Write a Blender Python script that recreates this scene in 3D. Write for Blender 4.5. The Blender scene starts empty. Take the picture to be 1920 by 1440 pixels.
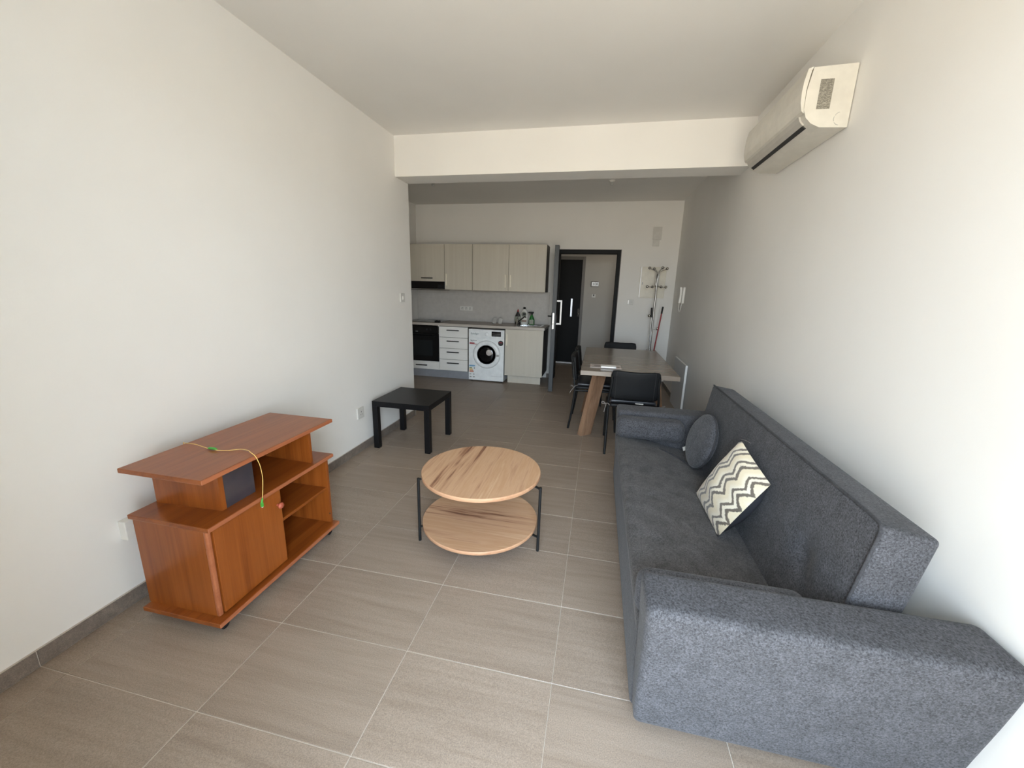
import bpy, math, random
from mathutils import Vector, Matrix
random.seed(7)
SC = bpy.context.scene
COL = SC.collection
PI = math.pi

# ------------------------------------------------------------------ camera, world, light, exposure
CAM_H = 1.4665
pitch, yaw, roll = math.radians(-13.4532), math.radians(11.7991), math.radians(1.6244)
fwd = Vector((-math.sin(yaw) * math.cos(pitch), math.cos(yaw) * math.cos(pitch), math.sin(pitch)))
rgt = Vector((math.cos(yaw), math.sin(yaw), 0))
upv = rgt.cross(fwd)
r2 = rgt * math.cos(roll) + upv * math.sin(roll)
u2 = -rgt * math.sin(roll) + upv * math.cos(roll)
cam_data = bpy.data.cameras.new('camera')
cam_data.sensor_width = 36
cam_data.lens = 746.5147 * 36 / 1920
cam_data.clip_start = 0.02
cam = bpy.data.objects.new('camera', cam_data)
M = Matrix((r2, u2, -fwd)).transposed().to_4x4()
M.translation = Vector((0, 0, CAM_H))
cam.matrix_world = M
COL.objects.link(cam)
SC.camera = cam

# sky above the horizon, sun-lit pale ground below it
world = bpy.data.worlds.new('world')
SC.world = world
world.use_nodes = True
wn = world.node_tree
wn.nodes.clear()
wo = wn.nodes.new('ShaderNodeOutputWorld')
wb = wn.nodes.new('ShaderNodeBackground')
tc = wn.nodes.new('ShaderNodeTexCoord')
sx = wn.nodes.new('ShaderNodeSeparateXYZ')
rmp = wn.nodes.new('ShaderNodeValToRGB')
mr = wn.nodes.new('ShaderNodeMapRange')
mr.inputs[1].default_value = -1; mr.inputs[2].default_value = 1
wn.links.new(tc.outputs['Generated'], sx.inputs[0])
wn.links.new(sx.outputs['Z'], mr.inputs[0])
wn.links.new(mr.outputs[0], rmp.inputs[0])
cr = rmp.color_ramp
SKY_LOW, SKY_HIGH, GROUND = (0.78, 0.90, 1.0), (0.54, 0.75, 1.0), (1.0, 0.91, 0.75)
GL = 0.66
cr.elements[0].position = 0.0; cr.elements[0].color = (*[c * GL for c in GROUND], 1)
cr.elements[1].position = 1.0; cr.elements[1].color = (*SKY_HIGH, 1)
e = cr.elements.new(0.485); e.color = (*[c * GL for c in GROUND], 1)
e = cr.elements.new(0.515); e.color = (*SKY_LOW, 1)
wn.links.new(rmp.outputs[0], wb.inputs[0])
wb.inputs[1].default_value = 21
wn.links.new(wb.outputs[0], wo.inputs[0])

WX0, WX1, WZ1, WY = -0.50, 0.78, 2.42, -0.10          # balcony opening behind the camera
BX0, BX1, BYF, BZ = -0.66, 1.20, -1.15, 2.75           # unseen balcony shell outside it, added to narrow the daylight
pd = bpy.data.lights.new('daylight_portal', 'AREA')
pd.shape = 'RECTANGLE'; pd.size = BX1 - BX0; pd.size_y = BZ
pd.cycles.is_portal = True
po = bpy.data.objects.new('daylight_portal', pd)
po.location = ((BX0 + BX1) / 2, BYF - 0.01, BZ / 2)
po.rotation_euler = (PI / 2, 0, 0)     # faces +y, into the room
COL.objects.link(po)

SC.view_settings.view_transform = 'Standard'
SC.view_settings.look = 'None'
SC.view_settings.gamma = 1
SC.view_settings.use_curve_mapping = False
SC.view_settings.exposure = 0.0
try:
    SC.cycles.max_bounces = 12
    SC.cycles.diffuse_bounces = 8
    SC.cycles.glossy_bounces = 5
    SC.cycles.use_fast_gi = False
except Exception:
    pass

# ------------------------------------------------------------------ materials
def newmat(name):
    m = bpy.data.materials.new(name); m.use_nodes = True
    nt = m.node_tree
    return m, nt, nt.nodes['Principled BSDF']

def sets(b, **k):
    for n, v in k.items():
        if n in b.inputs:
            b.inputs[n].default_value = v

def lin(r, g, b):
    f = lambda c: (c / 255 / 12.92) if c / 255 <= 0.04045 else ((c / 255 + 0.055) / 1.055) ** 2.4
    return (f(r), f(g), f(b), 1)

def coords(nt, scale, kind='Object', rot=(0, 0, 0), rnd=False):
    t = nt.nodes.new('ShaderNodeTexCoord')
    mp = nt.nodes.new('ShaderNodeMapping')
    mp.inputs['Scale'].default_value = scale
    mp.inputs['Rotation'].default_value = rot
    nt.links.new(t.outputs[kind], mp.inputs[0])
    if rnd:
        oi = nt.nodes.new('ShaderNodeObjectInfo')
        mu = nt.nodes.new('ShaderNodeMath'); mu.operation = 'MULTIPLY'; mu.inputs[1].default_value = 37
        nt.links.new(oi.outputs['Random'], mu.inputs[0])
        cb = nt.nodes.new('ShaderNodeCombineXYZ')
        for i in range(3): nt.links.new(mu.outputs[0], cb.inputs[i])
        nt.links.new(cb.outputs[0], mp.inputs['Location'])
    return mp.outputs[0]

def noise(nt, vec, scale=1, detail=4, rough=.6, dist=0):
    n = nt.nodes.new('ShaderNodeTexNoise')
    n.inputs['Scale'].default_value = scale; n.inputs['Detail'].default_value = detail
    n.inputs['Roughness'].default_value = rough; n.inputs['Distortion'].default_value = dist
    nt.links.new(vec, n.inputs['Vector'])
    return n.outputs['Fac']

def ramp(nt, fac, stops):
    r = nt.nodes.new('ShaderNodeValToRGB')
    cr = r.color_ramp
    cr.elements[0].position, cr.elements[0].color = stops[0][0], stops[0][1]
    cr.elements[1].position, cr.elements[1].color = stops[-1][0], stops[-1][1]
    for p, c in stops[1:-1]:
        e = cr.elements.new(p); e.color = c
    nt.links.new(fac, r.inputs[0])
    return r.outputs[0]

def bump(nt, b, h, strength=.2, dist=.002):
    bp = nt.nodes.new('ShaderNodeBump')
    bp.inputs['Strength'].default_value = strength; bp.inputs['Distance'].default_value = dist
    nt.links.new(h, bp.inputs['Height']); nt.links.new(bp.outputs[0], b.inputs['Normal'])

def flat(name, col, rough=.5, metal=0, bumpy=0, **k):
    m, nt, b = newmat(name)
    c = col if len(col) == 4 else (*col, 1)
    v = coords(nt, (1, 1, 1))
    n = noise(nt, v, 14, 3)
    lo = tuple(x * .94 for x in c[:3]) + (1,); hi = tuple(min(1, x * 1.05) for x in c[:3]) + (1,)
    nt.links.new(ramp(nt, n, [(.3, lo), (.7, hi)]), b.inputs['Base Color'])
    sets(b, Roughness=rough, Metallic=metal, **k)
    if bumpy: bump(nt, b, noise(nt, v, bumpy, 3), .25, .001)
    return m

def m_wall(name, c):
    m, nt, b = newmat(name)
    v = coords(nt, (1, 1, 1))
    n = noise(nt, v, 1.3, 3)
    lo = tuple(x * .975 for x in c) + (1,); hi = tuple(min(1, x * 1.015) for x in c) + (1,)
    nt.links.new(ramp(nt, n, [(.3, lo), (.7, hi)]), b.inputs['Base Color'])
    sets(b, Roughness=.75)
    bump(nt, b, noise(nt, v, 120, 3, .7), .18, .0012)
    return m

def m_tile(name, c1, c2, c3, rnd=True):
    m, nt, b = newmat(name)
    v = coords(nt, (1.1, 14, 14), rnd=rnd)
    n1 = noise(nt, v, 1.0, 6, .62, .4)
    v2 = coords(nt, (1, 1, 1), rnd=rnd)
    n2 = noise(nt, v2, 260, 2, .7)
    n3 = noise(nt, coords(nt, (2.5, 40, 40), rnd=rnd), 1.0, 4, .6, .2)
    av = nt.nodes.new('ShaderNodeMath'); av.operation = 'MULTIPLY_ADD'; av.inputs[1].default_value = .45
    sb = nt.nodes.new('ShaderNodeMath'); sb.operation = 'MULTIPLY'; sb.inputs[1].default_value = .55
    nt.links.new(n1, sb.inputs[0]); nt.links.new(n3, av.inputs[0]); nt.links.new(sb.outputs[0], av.inputs[2])
    col = ramp(nt, av.outputs[0], [(.34, c1), (.5, c2), (.66, c3)])
    mx = nt.nodes.new('ShaderNodeMixRGB'); mx.blend_type = 'OVERLAY'; mx.inputs[0].default_value = .6
    nt.links.new(col, mx.inputs[1]); nt.links.new(n2, mx.inputs[2])
    nt.links.new(mx.outputs[0], b.inputs['Base Color'])
    rr = nt.nodes.new('ShaderNodeMapRange'); rr.inputs[3].default_value = .34; rr.inputs[4].default_value = .50
    nt.links.new(n1, rr.inputs[0]); nt.links.new(rr.outputs[0], b.inputs['Roughness'])
    sets(b, **{'Specular IOR Level': .5})
    bump(nt, b, n2, .25, .0006)
    return m

def m_wood(name, stops, axis='y', rough=.35, fine=40, big=5, spec=.5, distort=.8, stretch=.6):
    m, nt, b = newmat(name)
    sc = [big * 3, big * 3, big * 3]; sf = [fine * 3] * 3
    i = 'xyz'.index(axis)
    sc[i] = stretch; sf[i] = stretch * 4
    n1 = noise(nt, coords(nt, sc), 1, 4, .55, distort)
    n2 = noise(nt, coords(nt, sf), 1, 3, .6)
    ad = nt.nodes.new('ShaderNodeMath'); ad.operation = 'MULTIPLY_ADD'
    ad.inputs[1].default_value = .35; 
    sb = nt.nodes.new('ShaderNodeMath'); sb.operation = 'SUBTRACT'; sb.inputs[1].default_value = .175
    nt.links.new(n1, sb.inputs[0]); nt.links.new(n2, ad.inputs[0]); nt.links.new(sb.outputs[0], ad.inputs[2])
    nt.links.new(ramp(nt, ad.outputs[0], stops), b.inputs['Base Color'])
    sets(b, Roughness=rough, **{'Specular IOR Level': spec})
    bump(nt, b, n2, .12, .0005)
    return m

def m_fabric(name, c, var=.35, scale=60, patch=5, sheen=.35, dark=.75):
    m, nt, b = newmat(name)
    v = coords(nt, (1, 1, 1))
    nf = noise(nt, v, scale * 3, 4, .75)
    nm = noise(nt, v, patch * 3, 5, .65, .6)
    a = tuple(x * (1 - var) for x in c) + (1,); z = tuple(x * (1 + var) for x in c) + (1,)
    nk = noise(nt, v, scale * 2.2, 3, .65, .4)
    nx = nt.nodes.new('ShaderNodeMath'); nx.operation = 'ADD'
    nt.links.new(nf, nx.inputs[0]); nt.links.new(nk, nx.inputs[1])
    hv = nt.nodes.new('ShaderNodeMath'); hv.operation = 'MULTIPLY'; hv.inputs[1].default_value = .5
    nt.links.new(nx.outputs[0], hv.inputs[0])
    cf = ramp(nt, hv.outputs[0], [(.38, a), (.62, z)])
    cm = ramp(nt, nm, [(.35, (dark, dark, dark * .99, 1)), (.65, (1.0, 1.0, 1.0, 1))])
    mx = nt.nodes.new('ShaderNodeMixRGB'); mx.blend_type = 'MULTIPLY'; mx.inputs[0].default_value = 1
    nt.links.new(cf, mx.inputs[1]); nt.links.new(cm, mx.inputs[2])
    nt.links.new(mx.outputs[0], b.inputs['Base Color'])
    sets(b, Roughness=.9, **{'Sheen Weight': sheen, 'Sheen Roughness': .45, 'Specular IOR Level': .2})
    bump(nt, b, nf, .5, .0015)
    return m

MT = {}
MT['wall'] = m_wall('wall_paint', (.80, .785, .755))
MT['wall_rear'] = m_wall('wall_paint_rear', (.80, .785, .755))
MT['ceiling'] = m_wall('ceiling_paint', (.78, .765, .735))
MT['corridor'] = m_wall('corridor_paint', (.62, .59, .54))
MT['tile'] = m_tile('porcelain_tile', lin(136, 121, 107), lin(147, 132, 118), lin(155, 140, 126))
MT['skirting'] = m_tile('skirting_tile', lin(104, 95, 88), lin(120, 110, 102), lin(134, 124, 115))
MT['grout'] = flat('grout', lin(205, 196, 184), .9)
MT['grout_dark'] = flat('skirting_grout', lin(190, 182, 172), .9)
cherry = [(.25, lin(110, 52, 16)), (.5, lin(136, 72, 26)), (.78, lin(154, 86, 36))]
MT['cherry_y'] = m_wood('cherry_veneer_long', cherry, 'y', .30)
MT['cherry_z'] = m_wood('cherry_veneer_upright', cherry, 'z', .30)
MT['cherry_edge'] = m_wood('cherry_edge', [(.25, lin(140, 80, 50)), (.5, lin(160, 95, 62)), (.78, lin(172, 108, 74))], 'y', .35)
oak = [(.28, lin(92, 60, 44)), (.355, lin(140, 100, 76)), (.40, lin(176, 138, 108)), (.50, lin(194, 158, 126)), (.60, lin(186, 148, 114)), (.75, lin(206, 174, 144))]
MT['oak_y'] = m_wood('oak_top', oak, 'y', .5, fine=26, big=4.2, spec=.3, distort=.5, stretch=.9)
MT['oak_x'] = m_wood('oak_shelf', oak, 'x', .5, fine=26, big=4.2, spec=.3, distort=.5, stretch=.9)
MT['oak_edge'] = m_wood('oak_edge', [(.3, lin(168, 126, 96)), (.5, lin(184, 142, 110)), (.75, lin(196, 156, 124))], 'x', .5, spec=.3)
MT['table_grey'] = m_wood('greyed_oak', [(.2, lin(112, 101, 90)), (.5, lin(122, 111, 100)), (.8, lin(132, 121, 110))], 'x', .24, fine=22, spec=.5)
MT['table_leg'] = m_wood('brown_oak', [(.2, lin(100, 74, 55)), (.5, lin(138, 106, 82)), (.8, lin(162, 130, 104))], 'z', .5, fine=22)
MT['black_lacquer'] = flat('black_lacquer', (.006, .006, .007), .38, **{'Specular IOR Level': .25})
MT['black_metal'] = flat('black_metal', (.009, .0095, .010), .45, 0, **{'Specular IOR Level': .3})
MT['black_plastic'] = flat('black_plastic', (.010, .010, .011), .5, **{'Specular IOR Level': .3})
MT['black_gloss'] = flat('black_gloss', (.004, .004, .005), .1)
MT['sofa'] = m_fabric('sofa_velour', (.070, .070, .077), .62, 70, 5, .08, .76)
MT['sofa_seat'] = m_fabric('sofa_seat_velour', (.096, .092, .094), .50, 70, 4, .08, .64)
MT['sofa_seam'] = m_fabric('sofa_piping', (.050, .050, .055), .3, 70, 5, .05)
MT['cushion'] = m_fabric('cushion_plush', (.080, .081, .090), .55, 50, 6, .15)
MT['satin_dark'] = flat('dark_satin', (.035, .036, .042), .35, bumpy=30)
MT['cabinet'] = m_wood('cabinet_board', [(.2, lin(203, 196, 181)), (.5, lin(208, 201, 187)), (.8, lin(212, 206, 192))], 'z', .45, fine=30)
MT['drawer_white'] = m_wood('drawer_board', [(.2, lin(243, 240, 234)), (.5, lin(247, 245, 240)), (.8, lin(250, 248, 244))], 'x', .3, fine=30)
MT['carcass'] = flat('carcass_side', lin(92, 88, 82), .6)
MT['worktop'] = m_wood('worktop_laminate', [(.2, lin(128, 112, 100)), (.5, lin(160, 146, 133)), (.8, lin(180, 168, 156))], 'x', .35, fine=20)
MT['worktop_edge'] = m_wood('worktop_edge', [(.2, lin(170, 161, 150)), (.5, lin(198, 190, 180)), (.8, lin(214, 207, 198))], 'x', .4, fine=20)
MT['splash'] = flat('splashback_tile', lin(196, 192, 187), .28)
_nt = MT['splash'].node_tree; _b = _nt.nodes['Principled BSDF']
bump(_nt, _b, noise(_nt, coords(_nt, (1, 1, 1)), 34, 3, .6), .5, .004)
MT['aluminium'] = flat('brushed_aluminium', (.52, .54, .58), .32, 1)
MT['kick_metal'] = flat('kickboard_metal', lin(176, 180, 188), .3, .35)
MT['steel'] = flat('stainless_steel', (.60, .60, .60), .18, 1)
MT['chrome'] = flat('chrome', (.55, .53, .50), .07, 1)
MT['chrome_soft'] = flat('satin_chrome', (.42, .41, .39), .34, 1)
MT['nickel'] = flat('champagne_handle', lin(240, 232, 214), .35)
MT['white_plastic'] = flat('white_plastic', lin(228, 226, 220), .35)
MT['ac_white'] = flat('cream_plastic', lin(208, 204, 194), .38)
MT['ac_flap'] = flat('louvre_plastic', lin(186, 182, 174), .4)
MT['washer_white'] = flat('enamel_white', lin(246, 249, 250), .18)
MT['washer_panel'] = flat('gloss_panel', lin(244, 247, 248), .06)
MT['grey_plastic'] = flat('grey_plastic', lin(170, 170, 168), .4)
MT['plate_grey'] = flat('socket_plate', lin(206, 204, 199), .4)
MT['door_dark'] = flat('door_anthracite', lin(22, 24, 26), .6, **{'Specular IOR Level': .25})
MT['door_edge'] = flat('door_edge_grey', lin(66, 69, 72), .5)
MT['frame_dark'] = flat('frame_anthracite', lin(18, 20, 22), .6, **{'Specular IOR Level': .25})
MT['frame_grey'] = flat('frame_grey', lin(126, 121, 116), .5)
MT['leaf_black'] = flat('leaf_charcoal', lin(13, 14, 16), .6, **{'Specular IOR Level': .25})
MT['panel_cream'] = flat('fuse_box_cream', lin(222, 217, 204), .4)
MT['ink'] = flat('ink_dark', (.03, .03, .03), .6)
MT['ink_grey'] = flat('ink_grey', lin(120, 135, 138), .6)
MT['red'] = flat('red_plastic', lin(150, 28, 34), .4)
MT['sticker_red'] = flat('sticker_red', lin(168, 48, 58), .5)
MT['sticker_pale'] = flat('sticker_pale', lin(205, 196, 190), .5)
MT['sticker_blue'] = flat('sticker_blue', lin(120, 170, 205), .5)
MT['sticker_green'] = flat('sticker_green', lin(110, 150, 90), .5)
MT['sticker_yellow'] = flat('sticker_yellow', lin(225, 185, 80), .5)
MT['sticker_orange'] = flat('sticker_orange', lin(205, 110, 70), .5)
MT['cable_yellow'] = flat('cable_yellow', lin(226, 190, 110), .45)
MT['cable_green'] = flat('connector_green', lin(70, 160, 60), .4)
MT['green_bottle'] = flat('green_bottle', lin(32, 110, 44), .25)
MT['dark_bottle'] = flat('dark_bottle', lin(46, 44, 44), .3)
MT['label_mix'] = flat('label_grey_green', lin(150, 155, 140), .5)
MT['knob_wood'] = flat('knob_wood', lin(176, 92, 70), .35)
MT['paper'] = flat('paper_pinkish', lin(196, 184, 178), .5)
MT['paper_white'] = flat('paper_white', lin(250, 250, 250), .25)
MT['ribbon'] = flat('ribbon_grey', lin(120, 114, 110), .8)
MT['handle_dark'] = flat('handle_pewter', (.10, .10, .10), .3, .8)
MT['white_board'] = m_wall('board_white', (.72, .73, .74))
MT['board_edge_lit'] = flat('board_edge_highlight', lin(245, 245, 242), .4)  # whiter than the board face: the lit edge is put into the colour

def m_glass_smoke():
    m, nt, b = newmat('smoked_glass')
    sets(b, Roughness=.12, **{'Base Color': (.035, .035, .045, 1), 'Specular IOR Level': .8})
    nt.links.new(ramp(nt, noise(nt, coords(nt, (1, 1, 1)), 6), [(.3, (.03, .03, .04, 1)), (.7, (.05, .045, .055, 1))]), b.inputs['Base Color'])
    return m
MT['smoked_glass'] = m_glass_smoke()
MT['oven_glass'] = flat('oven_glass', (.010, .013, .015), .12)

def m_zigzag():
    # chevron print: u runs along the stripes, v across them (pillow-local x and y)
    m, nt, b = newmat('chevron_print')
    t = nt.nodes.new('ShaderNodeUVMap')
    s = nt.nodes.new('ShaderNodeSeparateXYZ'); nt.links.new(t.outputs[0], s.inputs[0])
    def mth(op, a, bb=None, cc=None):
        n = nt.nodes.new('ShaderNodeMath'); n.operation = op
        for i, x in enumerate((a, bb, cc)):
            if x is None: continue
            if isinstance(x, (int, float)): n.inputs[i].default_value = x
            else: nt.links.new(x, n.inputs[i])
        return n.outputs[0]
    nz = noise(nt, coords(nt, (1, 1, 1)), 90, 3, .7)
    nl = noise(nt, coords(nt, (1, 1, 1)), 7, 2, .5)
    tri = mth('PINGPONG', s.outputs['X'], .125)                  # four zigzags along the stripe
    tri = mth('SMOOTH_MIN', tri, .115, .02)
    w = mth('MULTIPLY_ADD', tri, .95, s.outputs['Y'])
    w = mth('MULTIPLY_ADD', nz, .06, w)
    w = mth('MULTIPLY_ADD', nl, .16, w)
    f = mth('FRACT', mth('MULTIPLY', w, 3.2))
    cream, pale, dk = lin(232, 224, 204), lin(226, 214, 186), lin(104, 96, 86)
    r = nt.nodes.new('ShaderNodeValToRGB'); r.color_ramp.interpolation = 'LINEAR'
    st = [(0, cream), (.07, cream), (.11, dk), (.22, dk), (.26, cream), (.40, cream), (.44, dk), (.57, dk), (.61, pale), (.80, pale), (.99, cream)]
    r.color_ramp.elements[0].position = 0; r.color_ramp.elements[0].color = cream
    r.color_ramp.elements[1].position = .99; r.color_ramp.elements[1].color = cream
    for p, c in st[1:-1]:
        el = r.color_ramp.elements.new(p); el.color = c
    nt.links.new(f, r.inputs[0])
    nt.links.new(r.outputs[0], b.inputs['Base Color'])
    sets(b, Roughness=.42, **{'Sheen Weight': .3, 'Specular IOR Level': .6})
    bump(nt, b, nz, .4, .002)
    return m
MT['zigzag'] = m_zigzag()

def m_rating():
    m, nt, b = newmat('rating_label_print')
    v = coords(nt, (70, 1, 170))
    n = noise(nt, v, 1.6, 4, .8)
    nt.links.new(ramp(nt, n, [(.40, lin(104, 100, 92)), (.5, lin(126, 122, 112)), (.66, lin(176, 171, 158))]), b.inputs['Base Color'])
    sets(b, Roughness=.6)
    return m
MT['rating'] = m_rating()

# ------------------------------------------------------------------ mesh builder
class MB:
    def __init__(s): s.v, s.f, s.m, s.sm = [], [], [], []
    def add(s, vs, fs, m=0, smooth=False):
        o = len(s.v); s.v += [tuple(p) for p in vs]
        for q in fs: s.f.append([i + o for i in q]); s.m.append(m); s.sm.append(smooth)
        return s
    def box(s, x0, x1, y0, y1, z0, z1, m=0):
        vs = [(x, y, z) for z in (z0, z1) for y in (y0, y1) for x in (x0, x1)]
        return s.add(vs, [(0, 2, 3, 1), (4, 5, 7, 6), (0, 1, 5, 4), (2, 6, 7, 3), (0, 4, 6, 2), (1, 3, 7, 5)], m)
    def bar(s, p, q, w, d, m=0, up=(0, 0, 1), twist=0):
        p, q = Vector(p), Vector(q); z = (q - p).normalized()
        a = Vector(up).cross(z)
        if a.length < 1e-4: a = Vector((1, 0, 0)).cross(z)
        a.normalize(); b = z.cross(a)
        if twist:
            a, b = a * math.cos(twist) + b * math.sin(twist), -a * math.sin(twist) + b * math.cos(twist)
        vs = [c + a * i * w / 2 + b * j * d / 2 for c in (p, q) for i, j in ((-1, -1), (1, -1), (1, 1), (-1, 1))]
        return s.add(vs, [(3, 2, 1, 0), (4, 5, 6, 7), (0, 1, 5, 4), (1, 2, 6, 5), (2, 3, 7, 6), (3, 0, 4, 7)], m)
    def tube(s, pts, r, m=0, n=10, cap=True):
        pts = [Vector(p) for p in pts]; rs = r if isinstance(r, (list, tuple)) else [r] * len(pts)
        vs, fs = [], []; prev = None
        for i, p in enumerate(pts):
            t = (pts[min(i + 1, len(pts) - 1)] - pts[max(i - 1, 0)]).normalized()
            if prev is None:
                a = t.orthogonal().normalized()
            else:
                a = (prev - t * prev.dot(t)); a = a.normalized() if a.length > 1e-6 else t.orthogonal().normalized()
            prev = a; b = t.cross(a)
            for k in range(n):
                w = 2 * PI * k / n
                vs.append(p + (a * math.cos(w) + b * math.sin(w)) * rs[i])
        for i in range(len(pts) - 1):
            for k in range(n):
                fs.append((i * n + k, i * n + (k + 1) % n, (i + 1) * n + (k + 1) % n, (i + 1) * n + k))
        s.add(vs, fs, m, True)
        if cap:
            s.add(vs[:n], [tuple(range(n))[::-1]], m); s.add(vs[-n:], [tuple(range(n))], m)
        return s
    def cyl(s, p, q, r, m=0, n=24, r2=None):
        return s.tube([p, q], [r, r if r2 is None else r2], m, n)
    def lathe(s, c, prof, m=0, n=24, axis='z'):
        c = Vector(c); vs, fs = [], []
        for r, h in prof:
            for k in range(n):
                w = 2 * PI * k / n; a, b = r * math.cos(w), r * math.sin(w)
                vs.append(c + (Vector((a, b, h)) if axis == 'z' else Vector((a, -h, b)) if axis == 'y' else Vector((h, a, b))))
        for i in range(len(prof) - 1):
            for k in range(n):
                fs.append((i * n + k, i * n + (k + 1) % n, (i + 1) * n + (k + 1) % n, (i + 1) * n + k))
        s.add(vs, fs, m, True)
        if prof[0][0] > 1e-6: s.add(vs[:n], [tuple(range(n))[::-1]], m)
        if prof[-1][0] > 1e-6: s.add(vs[-n:], [tuple(range(n))], m)
        return s
    def ball(s, c, r, m=0, n=14):
        return s.lathe(c, [(max(1e-5, r * math.sin(PI * i / 8)), -r * math.cos(PI * i / 8)) for i in range(9)], m, n)
    def prism(s, prof, a0, a1, axis='y', m=0, smooth=False):
        n = len(prof)
        def P(a, b, t): return (a, t, b) if axis == 'y' else (t, a, b) if axis == 'x' else (a, b, t)
        vs = [P(a, b, t) for t in (a0, a1) for a, b in prof]
        s.add(vs, [(i, (i + 1) % n, (i + 1) % n + n, i + n) for i in range(n)], m, smooth)
        s.add(vs[:n], [tuple(range(n))[::-1]], m); s.add(vs[n:], [tuple(range(n))], m)
        return s
    def rbox(s, x0, x1, y0, y1, z0, z1, r=.03, seg=4, step=.06, m=0, fn=None):
        # box with rounded edges and enough inner points to be shaped by fn
        def axis(a, b):
            rr = min(r, (b - a) / 2 - 1e-4)
            out = [a + rr * (1 - math.cos(PI / 2 * i / seg)) * 1.0 for i in range(seg + 1)]
            n = max(1, int((b - a - 2 * rr) / step)); out += [a + rr + (b - a - 2 * rr) * i / n for i in range(1, n)]
            out += [b - rr * (1 - math.cos(PI / 2 * i / seg)) for i in range(seg, -1, -1)]
            return out
        A = [axis(x0, x1), axis(y0, y1), axis(z0, z1)]
        idx = {}; vs = []; fs = []
        lo = Vector((x0, y0, z0)); hi = Vector((x1, y1, z1))
        rv = Vector([min(r, (hi[i] - lo[i]) / 2 - 1e-4) for i in range(3)])
        def vert(i, j, k):
            key = (i, j, k)
            if key in idx: return idx[key]
            p = Vector((A[0][i], A[1][j], A[2][k])); q = Vector([min(max(p[a], lo[a] + rv[a]), hi[a] - rv[a]) for a in range(3)])
            d = p - q
            if d.length > 1e-9:
                e = Vector([d[a] / rv[a] for a in range(3)]); e.normalize()
                p = q + Vector([e[a] * rv[a] for a in range(3)])
            if fn: p = Vector(fn(p))
            idx[key] = len(vs); vs.append(p); return idx[key]
        n = [len(a) - 1 for a in A]
        for ax in range(3):
            b, c = [(1, 2), (2, 0), (0, 1)][ax]
            for side in (0, n[ax]):
                for i in range(n[b]):
                    for j in range(n[c]):
                        q = []
                        for di, dj in ((0, 0), (1, 0), (1, 1), (0, 1)):
                            k = [0, 0, 0]; k[ax] = side; k[b] = i + di; k[c] = j + dj; q.append(vert(*k))
                        fs.append(tuple(q) if side else tuple(q[::-1]))
        return s.add(vs, fs, m, True)
    def build(s, name, mats, parent=None, loc=None, bevel=0, segs=2):
        me = bpy.data.meshes.new(name)
        me.from_pydata([tuple(v) for v in s.v], [], s.f)
        if not isinstance(mats, (list, tuple)): mats = [mats]
        for mm in mats: me.materials.append(MT[mm] if isinstance(mm, str) else mm)
        for p, i, sm in zip(me.polygons, s.m, s.sm): p.material_index = i; p.use_smooth = sm
        me.update()
        o = bpy.data.objects.new(name, me); COL.objects.link(o)
        if parent: o.parent = parent
        if loc: o.location = loc
        if bevel:
            b = o.modifiers.new('bevel', 'BEVEL'); b.width = bevel; b.segments = segs; b.limit_method = 'ANGLE'; b.angle_limit = math.radians(40)
        return o

def tag(o, label=None, cat=None, group=None, kind=None):
    if label: o['label'] = label
    if cat: o['category'] = cat
    if group: o['group'] = group
    if kind: o['kind'] = kind
    return o

def thing(name, label, cat, loc=(0, 0, 0), rz=0, group=None):
    o = bpy.data.objects.new(name, None); COL.objects.link(o)
    o.empty_display_size = .1
    o.location = loc; o.rotation_euler = (0, 0, rz)
    return tag(o, label, cat, group)

def copy_tree(o, parent=None):
    c = o.copy(); COL.objects.link(c); c.parent = parent
    for ch in o.children: copy_tree(ch, c)
    return c

def text_part(name, body, size, mat, parent, loc, rot, depth=.0006, shear=0):
    cu = bpy.data.curves.new(name, 'FONT'); cu.body = body; cu.size = size; cu.extrude = depth; cu.shear = shear
    cu.align_x = 'CENTER'; cu.align_y = 'CENTER'
    tmp = bpy.data.objects.new('tmp', cu); COL.objects.link(tmp)
    dg = bpy.context.evaluated_depsgraph_get()
    me = bpy.data.meshes.new_from_object(tmp.evaluated_get(dg))
    bpy.data.objects.remove(tmp); bpy.data.curves.remove(cu)
    me.name = name; me.materials.clear(); me.materials.append(MT[mat])
    o = bpy.data.objects.new(name, me); COL.objects.link(o)
    o.parent = parent; o.location = loc; o.rotation_euler = rot
    return o

# ------------------------------------------------------------------ the room
XL, XR, XK = -2.006, 1.110, -3.13
H, HK = 2.834, 2.79
YB1, YB2, ZB, YB = 3.8426, 4.1122, 2.4797, 6.668
DX0, DX1, DZ = -0.72, 0.272, 2.092           # entry door opening in the rear wall
T = .15
def struct(mb, name, mats, bevel=0):
    return tag(mb.build(name, mats, bevel=bevel), kind='structure')

w = MB(); w.box(XK - T, XL, WY - T, YB2, -.02, H + .1); struct(w, 'wall_left', 'wall')
w = MB(); w.box(XK - T, XK, YB2, YB + T, -.02, H + .1); struct(w, 'wall_kitchen', 'wall_rear')
w = MB(); w.box(XR, XR + T, WY - T, YB + T, -.02, H + .1); struct(w, 'wall_right', 'wall')
w = MB(); w.box(XK, DX0, YB, YB + T, -.02, H); w.box(DX1, XR, YB, YB + T, -.02, H); w.box(DX0, DX1, YB, YB + T, DZ, H)
struct(w, 'wall_back', 'wall_rear')
w = MB(); w.box(XL, WX0, WY - T, WY, -.02, H); w.box(WX1, XR, WY - T, WY, -.02, H); w.box(WX0, WX1, WY - T, WY, WZ1, H)
struct(w, 'wall_front', 'wall')
w = MB(); w.box(XL, XR, WY - T, YB1, H, H + T); struct(w, 'ceiling', 'ceiling')
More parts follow.
